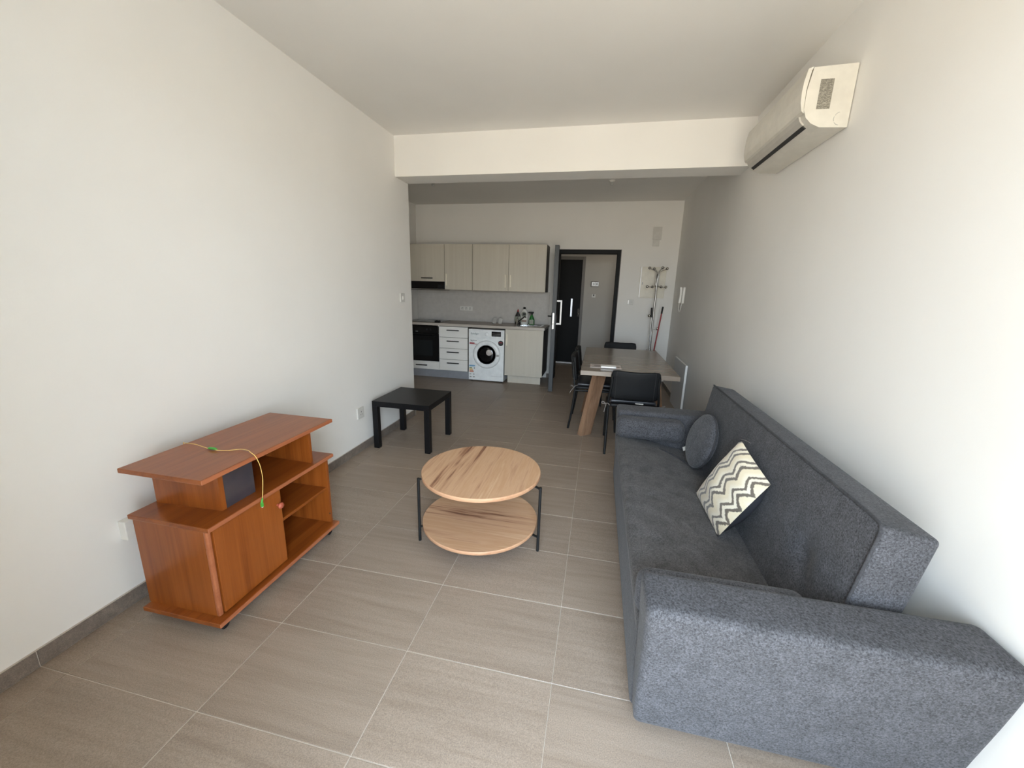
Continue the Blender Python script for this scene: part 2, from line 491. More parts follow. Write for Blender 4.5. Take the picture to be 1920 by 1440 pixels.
w = MB(); w.box(XK, XR, YB2, YB + T, HK, H + T); struct(w, 'ceiling_kitchen', 'ceiling')
w = MB(); w.box(XL, XR, YB1, YB2, ZB, H + T); tag(w.build('trim_1', 'wall'), kind='structure')
# balcony door frame behind the camera
w = MB()
for a, b in ((WX0, WX0 + .04), (WX1 - .04, WX1)): w.box(a, b, WY - .1, WY - .04, 0, WZ1)
w.box(WX0, WX1, WY - .1, WY - .04, WZ1 - .05, WZ1)
struct(w, 'window_1', 'frame_dark')

# floor: grout bed with single tiles
w = MB(); w.box(BX0 - .15, BX0, BYF, WY - T, -.15, BZ + .15); struct(w, 'wall_baffle_left', 'wall')  # unseen balcony shell, added to cut slanting daylight on the near walls
w = MB(); w.box(BX1, BX1 + .15, BYF, WY - T, -.15, BZ + .15); struct(w, 'wall_baffle_right', 'wall')
w = MB(); w.box(BX0, BX1, BYF, WY - T, BZ, BZ + .15); struct(w, 'ceiling_baffle', 'ceiling')
w = MB(); w.box(BX0, BX1, BYF, WY - T, -.15, -.02); struct(w, 'floor_baffle', 'corridor')
floor = MB().box(XK - T, XR + T, WY - T, 8.6, -.06, -.0025).build('floor', 'grout')
tag(floor, kind='structure')
TX, TY, OX, OY, G = .6, .3909, -1.8678, .8381, .0034
shared = {}
def tile(x0, x1, y0, y1):
    key = (round(x1 - x0, 3), round(y1 - y0, 3))
    if key not in shared:
        a, b = key; h = .0012
        mb = MB()
        vs = [(0, 0, -.006), (a, 0, -.006), (a, b, -.006), (0, b, -.006), (0, 0, -h), (a, 0, -h), (a, b, -h), (0, b, -h),
              (h, h, 0), (a - h, h, 0), (a - h, b - h, 0), (h, b - h, 0)]
        fs = [(i, (i + 1) % 4, (i + 1) % 4 + 4, i + 4) for i in range(4)] + [(i + 4, (i + 1) % 4 + 4, (i + 1) % 4 + 8, i + 8) for i in range(4)] + [(8, 9, 10, 11)]
        mb.add(vs, fs)
        o = mb.build('tile', 'tile'); shared[key] = o.data
    else:
        o = bpy.data.objects.new('tile', shared[key]); COL.objects.link(o)
    o.parent = floor; o.location = (x0, y0, random.uniform(-.0003, 0))
def clip_tile(ix, iy, rx0, rx1, ry0, ry1):
    gx = lambda i: .0032 if i <= 1 else .0020 if i == 2 else .0013 if i == 3 else .0026
    x0, x1 = OX + ix * TX + gx(ix) / 2, OX + (ix + 1) * TX - gx(ix + 1) / 2
    y0, y1 = OY + iy * TY + G / 2, OY + (iy + 1) * TY - G / 2
    x0, x1, y0, y1 = max(x0, rx0), min(x1, rx1), max(y0, ry0), min(y1, ry1)
    if x1 - x0 > .015 and y1 - y0 > .015: tile(x0, x1, y0, y1)
for iy in range(-4, 20):
    for ix in range(-3, 6):
        clip_tile(ix, iy, XL, XR, WY, YB2)
        clip_tile(ix, iy, XK, XR, YB2 + .0001, YB)
        clip_tile(ix, iy, DX0, DX1, YB, YB + T)
        clip_tile(ix, iy, -1.6, 1.2, YB + T, 8.2)

# tiled skirting
BH, BT = .072, .010
def skirting(name, p, q, nrm, first=0.0):
    """pieces .6 long along p->q, standing off the wall by BT along nrm"""
    p, q, nrm = Vector(p), Vector(q), Vector(nrm); L = (q - p).length; d = (q - p) / L
    root = MB().add([p, q, q + nrm * (BT - .003), p + nrm * (BT - .003)] + [v + Vector((0, 0, BH + .002)) for v in (p, q, q + nrm * (BT - .003), p + nrm * (BT - .003))],
                    [(0, 3, 2, 1), (4, 5, 6, 7), (0, 1, 5, 4), (1, 2, 6, 5), (2, 3, 7, 6), (3, 0, 4, 7)]).build(name, 'grout_dark')
    tag(root, kind='structure')
    t = -((-first) % .6) if first else 0
    t = first - .6 if first > 0 else 0
    while t < L - .01:
        a, b = max(t, 0) + .0015, min(t + .6, L) - .0015
        if b - a > .01:
            A, B = p + d * a, p + d * b
            vs = [A, B, B + nrm * BT, A + nrm * BT]; z0, z1 = Vector((0, 0, .002)), Vector((0, 0, BH))
            MB().add([v + z0 for v in vs] + [v + z1 for v in vs], [(0, 3, 2, 1), (4, 5, 6, 7), (0, 1, 5, 4), (1, 2, 6, 5), (2, 3, 7, 6), (3, 0, 4, 7)]).build('tile', 'skirting', root, bevel=.001, segs=1)
        t += .6
skirting('baseboard_left', (XL, WY, 0), (XL, YB2, 0), (1, 0, 0), (.836 - WY) % .6)
skirting('baseboard_left_end', (XL + BT, YB2, 0), (XL - .4, YB2, 0), (0, 1, 0))
skirting('baseboard_right', (XR, WY, 0), (XR, YB, 0), (-1, 0, 0), .35)
skirting('baseboard_back', (DX1 + .003, YB, 0), (XR, YB, 0), (0, -1, 0))
skirting('baseboard_kitchen', (-.80, YB, 0), (DX0 - .003, YB, 0), (0, -1, 0))

# corridor beyond the entry door
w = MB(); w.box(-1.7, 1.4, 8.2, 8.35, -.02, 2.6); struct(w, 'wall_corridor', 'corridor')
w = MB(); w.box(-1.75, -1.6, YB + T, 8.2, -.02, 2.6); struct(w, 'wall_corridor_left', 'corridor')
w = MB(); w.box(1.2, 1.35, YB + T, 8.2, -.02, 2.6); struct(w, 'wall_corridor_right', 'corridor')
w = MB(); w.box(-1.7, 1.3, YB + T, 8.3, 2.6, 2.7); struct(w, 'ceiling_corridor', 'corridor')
skirting('baseboard_corridor', (-.31, 8.2, 0), (1.2, 8.2, 0), (0, -1, 0))
cl = bpy.data.lights.new('corridor_lamp', 'AREA'); cl.shape = 'DISK'; cl.size = .35; cl.energy = 2; cl.color = (1, .93, .82)
co = bpy.data.objects.new('corridor_lamp', cl); co.location = (.6, 7.5, 2.57); COL.objects.link(co)

# neighbour's door across the corridor
d2 = thing('door_2', None, None, (-.315, 8.2, 0)); tag(d2, kind='structure')
fr = MB(); fr.box(-.055, 0, -.03, 0, 0, 2.11); fr.box(-1.0, -.945, -.03, 0, 0, 2.11); fr.box(-.945, -.055, -.03, 0, 2.05, 2.11)
fr.build('door_frame', 'frame_grey', d2, bevel=.003)
lf = MB().box(-.945, -.055, -.018, 0, .03, 2.05).build('door_leaf', 'leaf_black', d2)
MB().box(-.24, -.205, -.06, -.045, .957, 1.309).box(-.235, -.21, -.045, -.018, 1.27, 1.29).box(-.235, -.21, -.045, -.018, .975, .995).build('pull_handle', 'aluminium', lf, bevel=.002)
MB().box(-.102, -.062, -.034, -.018, .964, 1.117, 0).lathe((-.082, -.034, 1.01), [(.009, 0), (.009, .004), (.00001, .006)], 1, 12, 'y').build('card_lock', ['black_gloss', 'chrome'], lf)
MB().box(-.945, -.055, -.05, 0, .003, .028).build('under_door_light', 'paper_white', d2)  # white strip painted in for light leaking from the room behind the door

# entry door with its open leaf
d1 = thing('door_1', None, None, (DX0, YB, 0)); tag(d1, kind='structure')
fr = MB()
fr.box(0, .055, -.012, T + .01, 0, DZ); fr.box(.937, .992, -.012, T + .01, 0, DZ); fr.box(.055, .937, -.012, T + .01, DZ - .055, DZ)
fr.build('door_frame', 'frame_dark', d1, bevel=.003)
fl = MB(); fl.box(-.008, 0, -.016, 0, 0, DZ + .008); fl.box(.992, 1.0, -.016, 0, 0, DZ + .008); fl.box(0, .992, -.016, 0, DZ, DZ + .008)
fl.build('architrave', 'frame_grey', d1)
lf = MB(); lx0, lx1, ly0, ly1 = -.058, .0, -.965, 0
lf.box(lx0, lx1, ly0, ly1, .008, 2.062, 0)
lf = lf.build('door_leaf', ['door_edge'], d1, loc=(.040, -.022, 0), bevel=.002); lf.rotation_euler = (0, 0, math.radians(5.7))
MB().box(lx1, lx1 + .004, ly0 + .012, ly1, .015, 2.05).build('outer_face', 'door_dark', lf)
MB().box(lx1 + .055, lx1 + .078, ly0 + .06, ly0 + .085, .984, 1.328).box(lx1 + .004, lx1 + .056, ly0 + .06, ly0 + .085, 1.305, 1.328).box(lx1 + .004, lx1 + .056, ly0 + .06, ly0 + .085, .984, 1.007).build('pull_handle', 'paper_white', lf, bevel=.003)
MB().box(lx0 + .012, lx0 + .034, ly0 - .003, ly0, .925, 1.15, 0).cyl((lx0 + .023, ly0 - .003, 1.04), (lx0 + .023, ly0 - .005, 1.04), .006, 1, 10).box(lx0 + .018, lx0 + .028, ly0 - .006, ly0, .985, 1.01, 1).build('lock_plate', ['chrome_soft', 'ink'], lf)
MB().cyl((lx0, ly0 + .07, 1.10), (lx0 - .05, ly0 + .07, 1.10), .011, 0, 12).bar((lx0 - .05, ly0 + .06, 1.10), (lx0 - .05, ly0 + .17, 1.10), .018, .014).box(lx0 - .006, lx0, ly0 + .05, ly0 + .09, .98, 1.15).build('lever_handle', 'black_metal', lf, bevel=.002)
MB().box(lx1 + .004, lx1 + .012, ly0 + .04, ly0 + .10, 1.0, 1.12).build('lock_escutcheon', 'black_metal', lf)

# kitchen splashback
sp = MB(); sp.box(XK, -.80, YB - .010, YB, .90, 1.424); sb = sp.build('trim_2', 'grout_dark'); tag(sb, kind='structure')
xs = [XK, -2.53, -1.93, -1.33, -.80]
for i in range(4):
    MB().box(xs[i] + .0008, xs[i + 1] - .0008, YB - .014, YB - .009, .902, 1.423).build('tile', 'splash', sb)

# ------------------------------------------------------------------ sofa
SY0, SY1, SX0 = 1.03, 3.155, .195
sofa = thing('sofa_bed', 'dark grey velour sofa bed with padded arms and tilted back along the right wall', 'sofa', (.65, 2.09, 0))
ox, oy = .65, 2.09
def L(x, y, z): return (x - ox, y - oy, z)
def drop(x): return max(0, min(x, .82) - .25) * .20
def wob(p, a=.004, f=9, s=0):
    return a * (math.sin(p[0] * f + s) * math.cos(p[1] * f * .8 + s * 2) + .5 * math.sin(p[2] * f * 1.7 + p[1] * 5 + s))
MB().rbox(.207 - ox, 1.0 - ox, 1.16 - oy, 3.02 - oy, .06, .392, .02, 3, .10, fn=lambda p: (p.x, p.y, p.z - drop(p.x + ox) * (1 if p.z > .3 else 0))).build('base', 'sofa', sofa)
dimp = [(.36, 2.05), (.36, 2.35), (.62, 1.85), (.52, 2.45), (.34, 1.65), (.6, 1.5)]
def seat_fn(p):
    x, y, z = p.x + ox, p.y + oy, p.z
    if z > .38:
        d = sum(.010 * math.exp(-((x - a) ** 2 + (y - b) ** 2) / .0016) for a, b in dimp)
        d += sum(.006 * math.exp(-((x - a + .05) ** 2 / .012 + (y - b + .02) ** 2 / .0009)) for a, b in dimp)
        edge = min(1, (x - .2) / .15)
        z += edge * .008 * math.sin(max(0, min(1, (y - 1.15) / 1.85)) * PI) + .0025 * math.sin(x * 21) * math.sin(y * 13) - d
    return (p.x, p.y, z - drop(x))
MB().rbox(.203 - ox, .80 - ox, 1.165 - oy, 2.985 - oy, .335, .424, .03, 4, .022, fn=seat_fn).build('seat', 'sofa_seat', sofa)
MB().tube([L(.207, y, .394) for y in [1.19 + i * .1 for i in range(19)]], .0045, n=6).build('piping', 'sofa_seam', sofa)
# back: built upright in its own frame, tilted about y
bt = math.radians(9.1)
BXX, BZZ = .7585, .36
def back_fn(p):
    # local: u thickness (x), y along, w height
    u, y, w_ = p.x, p.y + oy, p.z
    if u < .02:
        for yy, ww, a in ((1.47, .20, .028), (2.12, .24, .020), (2.72, .24, .018)):
            u += a * math.exp(-((y - yy) ** 2 + (w_ - ww) ** 2) / .0035)
            u += .012 * math.exp(-(((y - yy) - (w_ - ww) * .9) ** 2 / .0012 + (w_ - ww + .10) ** 2 / .012))
        u -= .012 * math.sin(max(0, min(1, (y - 1.2) / 1.8)) * PI) * math.sin(max(0, min(1, w_ / .45)) * PI)
    c, s = math.cos(bt), math.sin(bt)
    return (BXX - ox + u * c + (w_) * s, p.y, BZZ + w_ * c - u * s)
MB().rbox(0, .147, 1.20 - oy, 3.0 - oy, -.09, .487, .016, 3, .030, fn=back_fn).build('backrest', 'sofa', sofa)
def bk(u, y, w_):
    c, s = math.cos(bt), math.sin(bt); return (BXX - ox + u * c + w_ * s, y - oy, BZZ + w_ * c - u * s)
pp = [bk(-.002, 1.203, w_) for w_ in (0.0, .1, .2, .3, .40, .445)] + [bk(.0, 1.208, .470), bk(.004, 1.225, .484), bk(.004, 1.26, .488)] + [bk(.005, 1.3 + i * .1, .489) for i in range(17)] + [bk(.005, 2.995, .487)]
MB().tube(pp, .0050, n=6).build('piping', 'sofa_seam', sofa)
def arm_fn(ya, yb, out):
    def f(p):
        y = p.y + oy; t = max(0, min(1, (p.z - .06) / .54))
        yy = y
        # outer face swells a little and the top leans out
        k = (y - ya) / (yb - ya) if out > 0 else (yb - y) / (yb - ya)
        yy = y + out * k * (-.062 + .118 * t - .010 * t * t)
        return (p.x + wob(p, .002) + (.020 * (1 - t) if p.x < 0 else 0), yy - oy, p.z + wob(p, .0015, 6))
    return f
MB().rbox(SX0 - ox, 1.100 - ox, 1.045 - oy, 1.182 - oy, .060, .602, .024, 5, .05, fn=arm_fn(1.045, 1.182, -1)).build('arm', 'sofa', sofa)
MB().rbox(SX0 - ox, 1.100 - ox, 2.985 - oy, 3.13 - oy, .060, .602, .024, 5, .05, fn=arm_fn(2.985, 3.13, 1)).build('arm', 'sofa', sofa)
MB().rbox(SX0 - .004 - ox, .70 - ox, 1.172 - oy, 1.262 - oy, .410, .572, .045, 5, .05).build('arm_pad', 'sofa', sofa)
MB().rbox(SX0 - .004 - ox, .665 - ox, 2.845 - oy, 2.995 - oy, .420, .575, .055, 6, .05).build('arm_pad', 'sofa', sofa)
for x in (.36, .95):
    for y in (1.24, 2.94):
        MB().lathe((x - ox, y - oy, 0), [(.018, 0), (.020, .01), (.022, .07)], n=16).build('leg', 'black_plastic', sofa)
for x, y, rz in ((.66, 2.83, .5),):
    tg = MB().add([(0, 0, 0), (.028, 0, .006), (.028, .012, .03), (0, .012, .024), (0, .002, -.001), (.028, .002, .005), (.028, .014, .029), (0, .014, .023)],
                  [(3, 2, 1, 0), (4, 5, 6, 7), (0, 1, 5, 4), (1, 2, 6, 5), (2, 3, 7, 6), (3, 0, 4, 7)]).build('care_tag', 'white_plastic', sofa, loc=L(x, y, .385)); tag(tg, 'small white fabric tag')
    tg.rotation_euler = (0, 0, rz)
MB().tube([L(.50, 2.835, .384), L(.56, 2.80, .372), L(.62, 2.76, .360), L(.67, 2.70, .350)], .004, n=6).tube([L(.52, 2.83, .380), L(.59, 2.77, .366), L(.67, 2.68, .350)], .003, n=6).build('strap', 'sofa_seam', sofa)

# round cushion leaning on the back
cu = thing('round_cushion', 'flat round grey plush cushion leaning at the far end of the sofa back', 'cushion', (.69, 2.64, .345))
nrm = Vector((-.96, -.1, .25)).normalized(); uu = nrm.cross(Vector((0, 0, 1))).normalized(); ww = nrm.cross(uu) * -1
if ww.z < 0: ww = -ww
def disc(name, mat, parent, c, R, th):
    mb = MB(); n = 40; vs = []; fs = []
    prof = [(0, th)] + [(R * math.sin(a), None) for a in []]
    rings = [(.02, 1.0), (.25, 1.0), (.5, .97), (.75, .88), (.9, .70), (.97, .42), (1.0, 0), (.97, -.42), (.9, -.7), (.75, -.88), (.5, -.97), (.25, -1), (.02, -1)]
    for r, h in rings:
        for k in range(n):
            a = 2 * PI * k / n
            vs.append(c + (uu * math.cos(a) + ww * math.sin(a)) * r * R + nrm * (h * th + .002 * math.sin(3 * a + r * 9)))
    for i in range(len(rings) - 1):
        for k in range(n): fs.append((i * n + k, i * n + (k + 1) % n, (i + 1) * n + (k + 1) % n, (i + 1) * n + k))
    mb.add(vs, fs, 0, True)
    mb.add(vs[:n], [tuple(range(n))], 0, True); mb.add(vs[-n:], [tuple(range(n))[::-1]], 0, True)
    return mb.build(name, mat, parent)
cc = Vector((.714, 2.64, .538)) - Vector((.69, 2.64, .345))
disc('cover', 'cushion', cu, cc, .182, .034)
MB().tube([cc + (uu * math.cos(a) + ww * math.sin(a)) * .184 for a in [2 * PI * k / 40 for k in range(41)]], .005, n=6).build('piping', 'sofa_seam', cu)

# zigzag pillow
A, B, D, Ec = Vector((.752, 2.10, .757)), Vector((.768, 1.742, .690)), Vector((.632, 1.84, .350)), Vector((.625, 2.27, .349))
pc = (A + B + D + Ec) / 4
pl = thing('zigzag_pillow', 'cream and grey zigzag patterned pillow with dark back on the sofa', 'pillow', (pc.x, pc.y, .35))
base = Vector((pc.x, pc.y, .35))
pn = ((A - D).cross(B - Ec)).normalized()
if pn.x > 0: pn = -pn
def pillow_side(name, mat, sgn, th):
    n = 22; vs = []; fs = []; uv = []
    for i in range(n + 1):
        for j in range(n + 1):
            a, b = i / n, j / n
            # sides pulled in between corners
            aa = a + .010 * math.sin(b * PI) * (1 if a < .5 else -1) * abs(2 * a - 1) ** 2
            bb = b + .010 * math.sin(a * PI) * (1 if b < .5 else -1) * abs(2 * b - 1) ** 2
            p = (Ec * (1 - aa) + A * aa) * (1 - bb) + (D * (1 - aa) + B * aa) * bb
            h = (math.sin(a * PI) * math.sin(b * PI)) ** .55 * th
            h += .005 * math.sin(a * 13 + b * 5) * math.sin(b * PI) * math.sin(a * PI)
            h -= .010 * math.exp(-((a * .6 + b * .8 - .78) ** 2) / .0012) * math.sin(b * PI) * (1 - a)
            if sgn < 0:      # the plain back swells out past the seam on the near side
                side = (D + B - Ec - A).normalized()
                p = p + side * (.040 * math.sin(a * PI) ** .7 * math.sin(b * PI * .5) ** 6 * math.sin(min(1, (1 - b) * 5 + .0) * PI / 2))
            vs.append(p + pn * sgn * h - base); uv.append((a, b))
    for i in range(n):
        for j in range(n):
            q = (i * (n + 1) + j, (i + 1) * (n + 1) + j, (i + 1) * (n + 1) + j + 1, i * (n + 1) + j + 1)
            fs.append(q)
    o = MB().add(vs, fs, 0, True).build(name, mat, pl)
    ul = o.data.uv_layers.new(name='UVMap')
    for lp in o.data.loops: ul.data[lp.index].uv = uv[lp.vertex_index]
    return o
pillow_side('front_cover', 'zigzag', 1, .060)
pillow_side('back_cover', 'satin_dark', -1, .085)
MB().tube([A - base, A - base + Vector((.01, -.02, .006)), A - base + Vector((.03, -.05, .002))], .0008, n=5).build('loose_thread', 'ribbon', pl)

# ------------------------------------------------------------------ television bench
bx, by = -1.66, 1.51
tvb = thing('television_bench', 'cherry wood television bench with overhanging top and open shelves by left wall', 'tv bench', (bx, by, 0))
def bb_(x0, x1, y0, y1, z0, z1, name, mat, bev=.002, par=None):
    return MB().box(x0 - bx, x1 - bx, y0 - by, y1 - by, z0, z1).build(name, mat, par or tvb, bevel=bev)
bb_(-1.858, -1.445, 1.12, 1.905, .695, .715, 'top', 'cherry_y', .003)
bb_(-1.870, -1.46, 1.127, 1.909, .480, .500, 'middle_board', 'cherry_y', .003)
bb_(-1.850, -1.445, 1.10, 1.895, .050, .070, 'bottom_board', 'cherry_y', .003)
for nm, z0, z1, xf, y0, y1 in (('top_lip', .6955, .7145, -1.445, 1.12, 1.905), ('middle_lip', .4805, .4995, -1.46, 1.127, 1.909), ('bottom_lip', .0505, .0695, -1.445, 1.10, 1.895)):
    MB().box(xf - bx - .001, xf - bx + .004, y0 - by, y1 - by, z0, z1).build(nm, 'cherry_edge', tvb, bevel=.003, segs=3)
MB().prism([(-1.856 - bx, 1.135 - by), (-1.497 - bx, 1.135 - by), (-1.497 - bx, 1.153 - by), (-1.856 - bx, 1.153 - by)], .070, .480, 'z').build('side_panel', 'cherry_z', tvb)
bb_(-1.856, -1.478, 1.867, 1.885, .070, .480, 'side_panel', 'cherry_z')
bb_(-1.497, -1.478, 1.133, 1.154, .070, .480, 'front_post', 'cherry_edge', .006)
bb_(-1.845, -1.49, 1.508, 1.524, .070, .480, 'divider', 'cherry_z')
bb_(-1.845, -1.49, 1.524, 1.867, .283, .299, 'shelf', 'cherry_y', .002)
bb_(-1.856, -1.850, 1.153, 1.867, .070, .480, 'back_panel', 'cherry_z', 0)
dr = bb_(-1.491, -1.473, 1.157, 1.515, .076, .474, 'door', 'cherry_z', .002)
MB().lathe((-1.473 - bx, 1.490 - by, .400), [(.006, 0), (.006, .010), (.014, .016), (.016, .022), (.012, .028), (.0001, .030)], n=18, axis='x').build('knob', 'knob_wood', dr)
MB().lathe((-1.50 - bx + .02, 1.866 - by, .13), [(.0045, 0), (.0001, .001)], n=10, axis='y').build('screw_cap', 'ink', tvb)
MB().prism([(-1.856 - bx, 1.236 - by), (-1.52 - bx, 1.250 - by), (-1.52 - bx, 1.272 - by), (-1.856 - bx, 1.258 - by)], .500, .695, 'z').build('upper_support', 'cherry_z', tvb)
MB().prism([(-1.856 - bx, 1.780 - by), (-1.492 - bx, 1.762 - by), (-1.492 - bx, 1.782 - by), (-1.856 - bx, 1.800 - by)], .500, .695, 'z').build('upper_support', 'cherry_z', tvb)
bb_(-1.856, -1.850, 1.258, 1.780, .500, .695, 'upper_back_panel', 'cherry_y', 0)
g = bb_(-1.528, -1.522, 1.273, 1.425, .500, .693, 'glass_pane', 'smoked_glass', 0); tag(g, 'dark smoked glass pane')
for x in (-1.81, -1.485):
    for y in (1.15, 1.85):
        c = MB(); px, py = x - bx, y - by
        c.cyl((px - .008, py, .020), (px + .008, py, .020), .020, 0, 18).cyl((px - .013, py, .020), (px + .013, py, .020), .012, 0, 12)
        c.box(px - .012, px + .012, py - .010, py + .010, .032, .050)
        c.build('castor', 'black_plastic', tvb)

# fibre cable over the bench
cz = .7175
def cab(x, y, z): return Vector((x + 1.6, y - 1.38, z - cz))
cable = thing('fibre_cable', 'thin yellow fibre cable with green ends draped over the wooden bench', 'cable', (-1.6, 1.38, cz))
P0 = [(-1.863, 1.405, .66), (-1.866, 1.398, .700), (-1.862, 1.396, .7195), (-1.850, 1.395, cz + .002), (-1.783, 1.388, cz + .006), (-1.69, 1.369, cz + .004), (-1.664, 1.370, cz + .003), (-1.635, 1.367, cz + .002), (-1.591, 1.381, cz + .001), (-1.552, 1.404, cz + .002),
      (-1.50, 1.394, cz + .006), (-1.462, 1.371, cz + .010), (-1.436, 1.366, cz - .002), (-1.428, 1.370, .69), (-1.426, 1.376, .660), (-1.426, 1.380, .61), (-1.427, 1.375, .56), (-1.429, 1.369, .515), (-1.43, 1.366, .500)]
def smooth(pts, k=6):
    out = []
    P = [Vector(p) for p in pts]
    for i in range(len(P) - 1):
        p0, p1, p2, p3 = P[max(i - 1, 0)], P[i], P[i + 1], P[min(i + 2, len(P) - 1)]
        for j in range(k):
            t = j / k
            out.append(.5 * ((2 * p1) + (-p0 + p2) * t + (2 * p0 - 5 * p1 + 4 * p2 - p3) * t * t + (-p0 + 3 * p1 - 3 * p2 + p3) * t ** 3))
    out.append(P[-1]); return out
MB().tube([cab(*p) for p in smooth(P0)], .0016, n=8).build('cord', 'cable_yellow', cable)
MB().tube([cab(-1.69, 1.369, cz + .005), cab(-1.682, 1.370, cz + .006), cab(-1.655, 1.371, cz + .006), cab(-1.642, 1.369, cz + .004)], [.003, .006, .006, .003], n=8).build('coupler', 'cable_green', cable)
MB().tube([cab(-1.429, 1.369, .512), cab(-1.430, 1.366, .500), cab(-1.431, 1.364, .488)], [.0022, .0042, .0045], n=8).box(-1.4355 + 1.6, -1.4265 + 1.6, 1.3595 - 1.38, 1.3685 - 1.38, .470 - cz, .489 - cz).build('connector', 'cable_green', cable)
MB().box(-1.4335 + 1.6, -1.4285 + 1.6, 1.3615 - 1.38, 1.3665 - 1.38, .466 - cz, .470 - cz).build('connector_tip', 'paper_white', cable)

# ------------------------------------------------------------------ round coffee table
cx, cy = -.598, 2.065
ct = thing('round_coffee_table', 'round two-tier oak coffee table with thin black metal legs', 'coffee table', (cx, cy, 0))
def slab(name, R, z0, z1, mat, dx=0, dy=0):
    n = 72; mb = MB()
    ring = [(R * math.cos(2 * PI * k / n) + dx, R * math.sin(2 * PI * k / n) + dy) for k in range(n)]
    r2_ = [((R - .0015) * math.cos(2 * PI * k / n) + dx, (R - .0015) * math.sin(2 * PI * k / n) + dy) for k in range(n)]
    vs = [(a, b, z0) for a, b in r2_] + [(a, b, z0 + .0015) for a, b in ring] + [(a, b, z1 - .0015) for a, b in ring] + [(a, b, z1) for a, b in r2_]
    fs = [(i * n + k, i * n + (k + 1) % n, (i + 1) * n + (k + 1) % n, (i + 1) * n + k) for i in range(3) for k in range(n)]
    mb.add(vs, fs, 1, True); mb.add(vs[:n], [tuple(range(n))[::-1]], 0); mb.add(vs[-n:], [tuple(range(n))], 0)
    return mb.build(name, [mat, 'oak_edge'], ct)
slab('tabletop', .344, .418, .440, 'oak_y')
slab('lower_shelf', .342, .104, .124, 'oak_x', -.008, .012)
for a in (201.5, 350.5, 96):
    ra = math.radians(a); dx, dy = math.cos(ra), math.sin(ra)
    R_ = .362 if a != 96 else .358
    lg = MB().cyl((dx * R_, dy * R_, 0), (dx * R_, dy * R_, .400), .0085, 0, 14).build('leg', 'black_metal', ct)
    for z0_, z1_ in ((.388, .4085), (.088, .100)):
        MB().bar((dx * R_, dy * R_, z0_), (dx * (R_ - .05), dy * (R_ - .05), z1_), .014, .006).build('bracket', 'black_metal', lg)

# ------------------------------------------------------------------ black side table
st = thing('black_side_table', 'small square black side table standing beside the left wall end', 'side table', (-1.66, 3.386, 0))
a = .275
MB().box(-a, a, -a, a, .400, .450).build('tabletop', 'black_lacquer', st, bevel=.0015)
for i in (-1, 1):
    for j in (-1, 1):
        MB().box(min(i * a, i * (a - .05)), max(i * a, i * (a - .05)), min(j * a, j * (a - .05)), max(j * a, j * (a - .05)), 0, .400).build('leg', 'black_lacquer', st, bevel=.0015)

# ------------------------------------------------------------------ dining table
tx, ty = .31, 4.42
dt = thing('dining_table', 'grey oak rectangular dining table on slanted brown wooden legs', 'dining table', (tx, ty, 0))
MB().box(-.43, .43, -.80, .80, .718, .760).build('tabletop', ['table_grey'], dt, bevel=.002)
for i in (-1, 1):
    for j in (-1, 1):
        p = (i * .365, j * .395, 0); q = (i * .245, j * .43, .718)
        vs = []
        ang = math.radians(42) * (1 if i * j > 0 else -1)
        ca, sa = math.cos(ang), math.sin(ang)
        for (cx_, cy_, cz_) in (p, q):
            for u_, v_ in ((-.066, -.031), (.066, -.031), (.066, .031), (-.066, .031)):
                vs.append((cx_ + u_ * ca - v_ * sa, cy_ + u_ * sa + v_ * ca, cz_))
        MB().add(vs, [(3, 2, 1, 0), (4, 5, 6, 7), (0, 1, 5, 4), (1, 2, 6, 5), (2, 3, 7, 6), (3, 0, 4, 7)]).build('leg', 'table_leg', dt, bevel=.002)
MB().box(-.22, .22, -.46, -.40, .690, .718).box(-.22, .22, .40, .46, .690, .718).box(-.03, .03, -.40, .40, .690, .718).build('under_frame', 'black_metal', dt)

lf = thing('leaflet', 'flat printed leaflet lying on the grey dining table', 'paper', (.105, 3.89, .76))
MB().box(-.145, .145, -.088, .088, .0005, .004).build('sheet', 'paper', lf)
for q in ((-.13, -.02, -.07, -.045), (-.13, .0, .03, .045), (-.11, -.05, -.015, .010)): MB().box(q[0], q[1], q[2], q[3], .0041, .0046).build('print', 'ribbon', lf)
MB().lathe((.115, -.02, .0041), [(.018, 0), (.018, .0006)], n=16).build('print', 'ribbon', lf)
bxo = thing('white_packet', 'small white packet on the leaflet on the dining table', 'packet', (.13, 3.83, .7645))
MB().box(-.07, .07, -.045, .045, 0, .014).build('packet_body', 'paper_white', bxo, bevel=.003)

